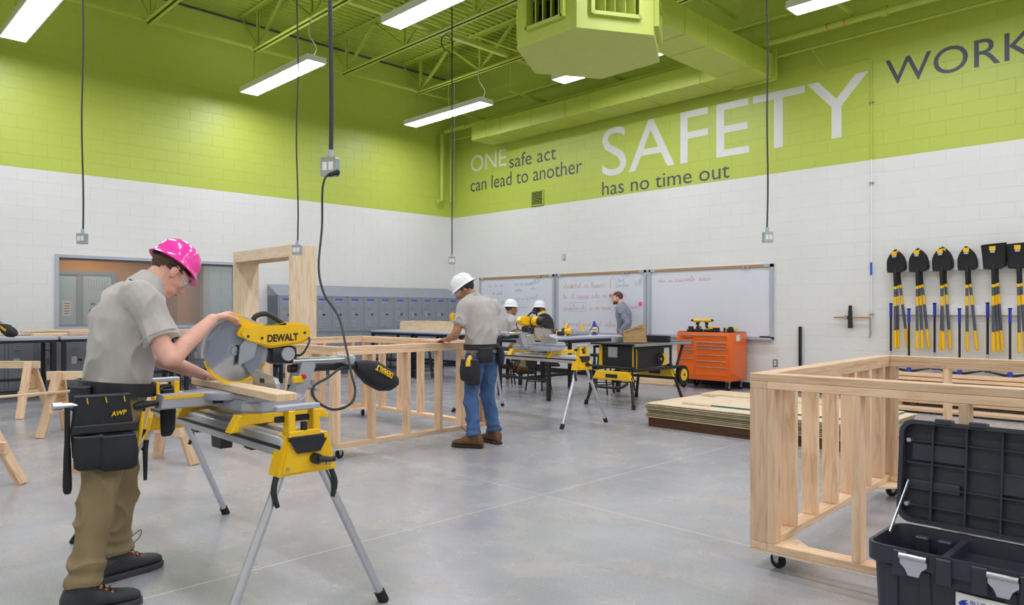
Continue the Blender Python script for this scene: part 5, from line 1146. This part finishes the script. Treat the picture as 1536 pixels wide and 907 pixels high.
def person(label, loc, rz, J, vox=.006, skin='skin', shirt='shirt', pants='khaki', boots=('boot_dark', 'sole', True), hair='hair_brown', hat=None, sleeve=.55, glasses=False, brim=.152, hattilt=0, front=0, seed=1, beard=False, untucked=False):
    lat = J.get('lat', (0, 1, 0)); T = J['torso']; hp = J['head']; M = Matrix.Translation(V(hp[:3])) @ Matrix.Rotation(R_(J.get('yaw', 0)), 4, 'Z') @ Matrix.Rotation(R_(J.get('pitch', 0)), 4, 'Y') @ Matrix.Rotation(R_(J.get('roll', 0)), 4, 'X')
    g = G(); g.loft(tors(T, lat, -.03), 20)
    nb = V(T[-1][:3]); hc = M @ V((-.02, 0, -.05)); g.limb([nb-V((0, 0, .05)), nb.lerp(hc, .5), hc], [.065, .056, .055], 14, 3); head_shape(g, M)
    for sd in ('L', 'R'):
        sh, el, wr = [V(p) for p in J['arm'+sd]]; g.limb([sh, sh.lerp(el, .5), el, el.lerp(wr, .35), wr], [.052, .046, .04, .041, .027], 14, 4); h = J['hand'+sd]; hand(g, wr, h[0], h[1], h[2], h[3], tcurl=h[4] if len(h) > 4 else .5)
        hip, kn, an = [V(p) for p in J['leg'+sd]]; g.limb([hip, hip.lerp(kn, .5), kn, kn.lerp(an, .35), an], [.075, .065, .05, .048, .036], 12, 4)
        fd = V(J['foot'+sd]); fd.normalize(); g.limb([an, an+V((0, 0, -.03))+fd*.03, V((an.x, an.y, max(an.z-.05, .05)))+fd*.12], [.034, .034, .026], 8, 3)
    p = link('person', remesh(g, vox, 3, 'person', skin)); p.location = loc; p.rotation_euler = (0, 0, rz); tag(p, label, 'person')
    # shirt: trunk and sleeves
    hems = []; g = G(); g.loft(tors(T[:-1], lat, .0), 24, p=2.2)
    for sd in ('L', 'R'):
        sh, el, wr = [V(q) for q in J['arm'+sd]]; chest = V(T[-3][:3])
        if sleeve <= 1: e = sh.lerp(el, sleeve*1.25 if sleeve*1.25 < 1 else 1); g.limb([chest.lerp(sh, .45), sh, sh.lerp(e, .5)], [.1, .082, .073], 16, 5); d = (e-sh).normalized(); q = sh.lerp(e, .3); g.tube([q, sh.lerp(e, .7), e], [.072, .072, .077], 18, smooth=4); hems.append((e, d))
        else: g.limb([chest.lerp(sh, .45), sh, sh.lerp(el, .5), el, el.lerp(wr, .5)], [.1, .08, .066, .056, .05], 16, 5); g.tube([el, el.lerp(wr, .5), el.lerp(wr, .92)], [.052, .048, .042], 14, smooth=3)
    link('shirt', remesh(g, vox*1.15, 4, 'shirt', shirt, wr=.02, ws=8, seed=seed, aniso=(1, 1, .55)), p)
    for e, d in hems: a_ = d.orthogonal().normalized(); b_ = d.cross(a_); G().tube([e-d*.022+a_*.0765*math.cos(2*PI*i/24)+b_*.0765*math.sin(2*PI*i/24) for i in range(24)], .004, 6, closed=True).obj('sleeve_hem', shirt, p, 60)
    t = (hc-nb).normalized(); L = V(lat); f = L.cross(t).normalized(); c0 = nb-t*.025
    gg = G(); n = 24; bm = gg.bm; rings = []
    for (hh, k, r) in ((-.035, 1.0, .088), (.05, 1.0, .066), (.058, 1.04, .068), (.05, 1.12, .074), (.0, 1.35, .086), (-.035, 1.3, .096)):
        rings.append([bm.verts.new(c0+t*(hh-.03*max(0, math.cos(2*PI*i/n)))+f*(r*1.05*math.cos(2*PI*i/n))+L*(r*1.0*math.sin(2*PI*i/n))) for i in range(n)])
    for a, b in zip(rings, rings[1:]):
        for i in range(n): bm.faces.new((a[i], a[(i+1) % n], b[(i+1) % n], b[i]))
    gg.obj('collar', shirt, p, 80)
    # trousers
    g = G(); pel = [V(J['leg'+q][0]) for q in 'LR']; mid = (pel[0]+pel[1])/2; b0 = V(T[0][:3]); b1 = V(T[1][:3])
    g.loft([(mid+V((0, 0, -.10)), V((.10, 0, 0)), V(lat)*.15), (mid+V((0, 0, -.03)), V((.128, 0, 0)), V(lat)*.175), (b0, V((T[0][3]-.014, 0, 0)), V(lat)*(T[0][4]-.014)), (b0.lerp(b1, .5), V((T[0][3]-.04, 0, 0)), V(lat)*(T[0][4]-.04))], 20)
    for sd in ('L', 'R'):
        hip, kn, an = [V(q) for q in J['leg'+sd]]; g.limb([hip+(kn-hip).normalized()*.045, hip.lerp(kn, .4), kn, kn.lerp(an, .45)], [.1, .092, .076, .072], 16, 5); e = an+(kn-an).normalized()*.015; g.tube([kn]+[kn.lerp(e, q) for q in (.5, .7, .79, .86, .93, 1)], [.074, .07, .067, .077, .068, .08, .072], 18, smooth=3)
    link('trousers', remesh(g, vox*1.2, 4, 'trousers', pants, wr=.017, ws=8, seed=seed+5, aniso=(1, 1, .8)), p)
    for sd in ('L', 'R'): shoe(p, J['leg'+sd][2], J['foot'+sd], boots[0], boots[1], boots[2]).location = (0, 0, J.get('fz', 0))
    face(p, M, skin=skin); hair_cap(p, M, hair, low=-.02 if hat else -.03)
    if hat: hard_hat(p, M, hat, brim, hattilt, front)
    if glasses: specs(p, M)
    if beard:
        g = G().ell((.034, 0, -.066), (.062, .056, .046), u=20, v=14); kill = [v for v in g.bm.verts if v.co.z > -.05 and v.co.x > .05 or v.co.z > -.035]; bmesh.ops.delete(g.bm, geom=kill, context='VERTS'); g.ell((.078, 0, -.092), (.024, .03, .022), u=12, v=8).xf(M).obj('beard', hair, p, 80)
    return p, M
def belt_ring(parent, c, d, w, z, h=.045, tilt=0, m='leather_black'):
    n = 36; g = G(); bm = g.bm; rings = []
    for k, zz in ((.985, -h/2), (1.05, -h/2), (1.05, h/2), (.985, h/2)): rings.append([bm.verts.new((c[0]+d*k*math.cos(2*PI*i/n), c[1]+w*k*math.sin(2*PI*i/n), z+zz-tilt*math.cos(2*PI*i/n))) for i in range(n)])
    for a, b in zip(rings, rings[1:]+rings[:1]):
        for i in range(n): bm.faces.new((a[i], a[(i+1) % n], b[(i+1) % n], b[i]))
    return g.obj('tool_belt', m, parent, 50)
def pouch(parent, c, out, w, h, d, m='nylon', name='tool_pouch', sag=1.15, open_=True):
    """hanging pocket: c top centre against the body, out = outward normal; bulging bag with an open rim"""
    o = V(out).normalized(); s = V((0, 0, 1)).cross(o).normalized(); c = V(c); z = V((0, 0, 1)); g = G()
    secs = [(c+o*(d*.45)-z*h, s*(w*.40), o*(d*.36)), (c+o*(d*.5)-z*h*.92, s*(w*.47*sag), o*(d*.46)), (c+o*(d*.52)-z*h*.5, s*(w*.5*sag), o*(d*.52)), (c+o*(d*.45), s*(w*.5), o*(d*.44))]
    if open_: secs += [(c+o*(d*.45)-z*.0, s*(w*.46), o*(d*.38)), (c+o*(d*.45)-z*h*.35, s*(w*.42), o*(d*.32))]
    p_ = g.loft(secs, 20, p=3.2).obj(name, m, parent, 50); k = lambda q: math.copysign(abs(q)**(2/3.2), q); r_ = []
    for i in range(20): th = 2*PI*i/20; r_.append(c+o*(d*.45)+s*(w*.5*k(math.cos(th)))+o*(d*.44*k(math.sin(th))))
    if name == 'tool_pouch': G().tube(r_, .0035, 6, closed=True).obj('rim_highlight', 'highlight_grey', p_, 60)  # lighter grey loop paints a highlight along the opening
    else: G().tube(r_, .0035, 6, closed=True).obj('rim_highlight', 'highlight_grey', parent, 60)
    return p_

# --- man in the pink hard hat (faces +x, seen from his right side)
B = V((1.05, 3.70, 0))
def loc_(p): return tuple(V(p)-B)
J = dict(torso=[(1.065-B.x, 0, .90, .13, .165), (1.085-B.x, 0, .99, .13, .168), (1.09-B.x, 0, 1.12, .135, .178), (1.11-B.x, 0, 1.24, .138, .185), (1.145-B.x, 0, 1.33, .122, .175), (1.19-B.x, 0, 1.395, .095, .12), (1.225-B.x, 0, 1.425, .068, .072)],
         lat=(-.1, .995, 0), head=(1.318-B.x, .02, 1.492), pitch=47, yaw=4,
         armR=[loc_((1.13, 3.52, 1.345)), loc_((1.205, 3.40, 1.085)), loc_((1.42, 3.455, 1.262))], armL=[loc_((1.17, 3.88, 1.33)), loc_((1.32, 3.87, 1.06)), loc_((1.485, 3.73, .975))],
         handR=((.85, .32, .22), (-.35, .1, .9), (.95, .95, .95, .95), 1, .7), handL=((.93, -.38, -.08), (.1, 0, 1), (.12, .1, .1, .14), 1, .15),
         legR=[loc_((1.06, 3.605, .90)), loc_((.955, 3.53, .51)), loc_((.885, 3.50, .11))], legL=[loc_((1.05, 3.80, .90)), loc_((1.135, 3.84, .50)), loc_((1.125, 3.87, .11))],
         footR=(1, -.12, 0), footL=(1, .2, 0))
p1, M1 = person('man in pink hard hat, grey shirt and khaki trousers working the mitre saw', B, 0, J, vox=.005, hat='hat_pink', brim=.138, hattilt=-8, front=.018, glasses=True, seed=3)
bx_c = (1.075-B.x, 0); tb = belt_ring(p1, bx_c, .154, .196, .945, .06, tilt=.015)
Y_ = -.185; PX = -.09; OUT = (-.12, -1, 0); RZ = Matrix.Rotation(R_(-7), 3, 'Z')
pc = pouch(p1, (PX, Y_, .935), OUT, .21, .28, .055, name='tool_pouch')
G().box((PX, Y_-.03, .905), (.17, .02, .07), RZ, bev=.008).obj('pouch_flap', 'leather_black', pc)
for (x, z, w, h, dd) in ((.045, .765, .14, .15, .065), (-.065, .77, .10, .14, .06)): pouch(pc, (PX+x, Y_-.05-.12*x, z), OUT, w, h, dd, name='pocket')
G().box((PX, Y_-.062, .795), (.25, .012, .04), RZ, bev=.005).obj('pocket_band', 'leather_black', pc)
text('pouch_lettering', 'AWP', 'yellow', pc, (PX+.02, Y_-.066, .845), (1, -.12, .1), (.12, 0, 1), width=.058, cap=.021, thick=.004, bold=.02)
for x in (-.07, .0, .07): G().tube([(PX+x, Y_-.062-.12*x, .93), (PX+x+.004, Y_-.063-.12*x, .905)], .0025, 5).obj('pouch_stitch', 'yellow', pc)
pouch(p1, (.20, -.06, .93), (1, -.5, 0), .14, .22, .06); pouch(p1, (-.125, -.07, .965), (-1, -.4, 0), .10, .11, .045); pouch(p1, (.1, .185, .94), (.1, 1, 0), .2, .24, .06)
kn = thing('utility_knife', 'yellow-handled knife and pencil in the man\'s pouch pocket', 'knife', B+V((PX+.14, Y_-.03, .70))); G().tube([(0, 0, 0), (.012, -.005, .09), (.02, -.008, .15)], [.009, .011, .008], 8).obj('grip', 'yellow', kn, 60); G().tube([(.03, .0, .02), (.045, -.01, .12)], .005, 6).obj('pencil', 'yellow', kn, 60)
G().tube([(.03, .0, -.16), (.03, .0, -.02), (.035, 0, .02)], [.008, .012, .012], 8).obj('sheath', 'nylon', kn, 60)
hm = thing('claw_hammer', 'hammer with black handle hanging from the tool belt of the pink-hat man', 'hammer', B+V((-.225, Y_-.02, .87))); G().tube([(0, 0, -.34), (0, 0, -.31), (0, 0, -.2), (0, 0, -.1), (0, 0, .02)], [.012, .018, .015, .011, .011], 10, smooth=3).obj('handle', 'rubber', hm, 60)
G().cyl((-.055, 0, .03), (-.02, 0, .03), .017, n=14).cyl((-.02, 0, .03), (.02, 0, .03), .012, n=12).loft([((.02, 0, .03), (0, .012, 0), (0, 0, .011)), ((.06, 0, .028), (0, .014, 0), (0, 0, .008)), ((.09, 0, .01), (0, .014, 0), (0, 0, .003))], 10).obj('hammer_head', 'steel', hm, 40)
G().tube([(-.02, .03, .0), (-.02, -.02, -.0), (.02, -.02, 0), (.02, .03, 0)], .006, 6).obj('belt_loop', 'steel', p1)

# --- man in jeans at the middle frame (seen from behind, facing the frame)
J2 = dict(torso=[(0, 0, .90, .125, .165), (0, 0, 1.0, .122, .17), (.0, 0, 1.12, .13, .185), (.02, 0, 1.25, .138, .20), (.045, 0, 1.345, .12, .19), (.08, 0, 1.40, .09, .125), (.105, 0, 1.425, .066, .07)],
          head=(.17, .05, 1.505), pitch=36, yaw=36, armL=[(.05, .185, 1.345), (.09, .27, 1.08), (.30, .16, 1.02)], armR=[(.05, -.19, 1.355), (.16, -.40, 1.27), (.34, -.14, 1.23)],
          handL=((1, -.3, -.05), (0, .1, 1), (.3, .3, .3, .3), 1, .3), handR=((.3, .95, .05), (.8, -.3, .3), (.9, .9, .9, .9), 1, .6),
          legL=[(0, .09, .88), (.03, .12, .48), (-.03, .14, .10)], legR=[(0, -.09, .88), (.02, -.12, .48), (-.03, -.16, .10)], footL=(1, .35, 0), footR=(1, -.25, 0))
L2 = (4.74, 5.21, 0); R2 = R_(97)
p2, M2 = person('man in white hard hat, grey shirt and blue jeans leaning on the wheeled frame', L2, R2, J2, vox=.007, skin='skin_tan', pants='denim', boots=('boot_brown', 'eye_dark', True), hat='hat_white', hair='hair_black', glasses=True, seed=9)
belt_ring(p2, (0, 0), .142, .19, .955, .055)
for a, w, h in ((150, .13, .14), (95, .14, .2), (115, .12, .24), (215, .13, .17), (255, .1, .12)):
    o = V((math.cos(R_(a)), math.sin(R_(a)), 0)); pouch(p2, (o.x*.135, o.y*.185, .95 if h < .2 else .84), o, w, h, .07)
tg = thing('hand_tool', 'yellow tool in the belt pouch of the man in jeans', 'tool'); M = Matrix.Translation(L2) @ Matrix.Rotation(R2, 4, 'Z'); tg.location = M @ V((-.045, .235, .80)); G().tube([(0, 0, -.02), (.01, 0, .04), (.03, .01, .075)], [.03, .028, .016], 8).obj('tool_body', 'yellow', tg, 60)
G().tube([(-.02, 0, -.02), (-.02, 0, .03)], .014, 8).obj('tool_grip', 'yellow', tg, 60)
nl = thing('tape_measure', 'yellow tape measure held up by the man in jeans', 'tape measure'); nl.location = M @ V((.37, .0, 1.24)); G().box((0, 0, 0), (.05, .07, .07), bev=.014, seg=2).obj('case', 'yellow', nl, 40); G().box((0, -.036, -.02), (.03, .006, .02)).obj('tape_hook', 'black_plastic', nl)

# --- seated students and the man at the board
def seated(label, loc, rz, skin, hair, seed, lean=.05, bun=False):
    Js = dict(torso=[(0, 0, .69, .13, .17), (0, 0, .78, .125, .165), (.0+lean*.3, 0, .92, .13, .18), (lean*.7, 0, 1.04, .13, .19), (lean, 0, 1.13, .11, .18), (lean+.02, 0, 1.19, .085, .12), (lean+.03, 0, 1.215, .06, .066)],
              head=(lean+.07, 0, 1.335), pitch=4, armL=[(lean, .18, 1.13), (.12, .25, .9), (.34, .14, .94)], armR=[(lean, -.18, 1.13), (.1, -.26, .9), (.34, -.15, .94)],
              handL=((1, -.4, 0), (0, 0, 1), .4, 1), handR=((1, .4, 0), (0, 0, 1), .4, -1),
              legL=[(.02, .09, .74), (.40, .13, .70), (.28, .12, .33)], legR=[(.02, -.09, .74), (.40, -.13, .70), (.26, -.12, .33)], footL=(1, .1, 0), footR=(1, -.1, 0), fz=.235)
    p, Mh = person(label, loc, rz, Js, vox=.009, skin=skin, pants='khaki', boots=('boot_brown', 'eye_dark', False), hat='hat_white', hair=hair, seed=seed)
    if bun:
        g = G().ell((-.085, 0, -.035), (.055, .07, .065), u=18, v=12).ell((-.03, 0, .0), (.085, .081, .06), u=18, v=12).ell((-.11, 0, -.06), (.045, .05, .05), u=14, v=10); link('tied_hair', remesh(g.xf(Mh), .008, 4, 'tied_hair', hair, wr=.006, ws=30), p)
    return p
seated('seated student in white hard hat and grey shirt, nearer the camera', (8.56, 8.82, 0), R_(-20), 'skin_tan', 'hair_brown', 21)
seated('seated student in white hard hat with dark tied hair', (10.14, 9.66, 0), R_(-35), 'skin_brown', 'hair_black', 25, .06, True)
Jt = dict(torso=[(0, 0, .94, .13, .17), (0, 0, 1.03, .13, .17), (0, 0, 1.15, .135, .185), (.01, 0, 1.28, .14, .2), (.03, 0, 1.37, .12, .19), (.05, 0, 1.43, .09, .125), (.065, 0, 1.455, .066, .07)],
          head=(.125, .0, 1.585), pitch=10, yaw=12, armR=[(.03, -.2, 1.385), (.17, -.4, 1.52), (.30, -.58, 1.62)], armL=[(.03, .19, 1.37), (-.1, .27, 1.11), (.02, .24, .9)],
          handR=((.5, -.7, .5), (-.6, -.3, .5), .8, 1), handL=((.2, 0, -1), (0, 1, 0), .4, 1),
          legL=[(0, .09, .9), (.02, .1, .48), (-.02, .12, .10)], legR=[(0, -.09, .9), (.02, -.1, .48), (-.02, -.12, .10)], footL=(1, .2, 0), footR=(1, -.2, 0))
person('bearded man in blue-grey long-sleeved shirt writing on the middle whiteboard', (10.95, 8.12, 0), math.atan2(.88, -.45), Jt, vox=.009, skin='skin', shirt='shirt_blue', pants='khaki', boots=('boot_brown', 'eye_dark', False), hair='hair_brown', sleeve=2, seed=31, beard=True)[0].scale = (.97, .97, .97)
bpy.data.scenes.remove(TS)
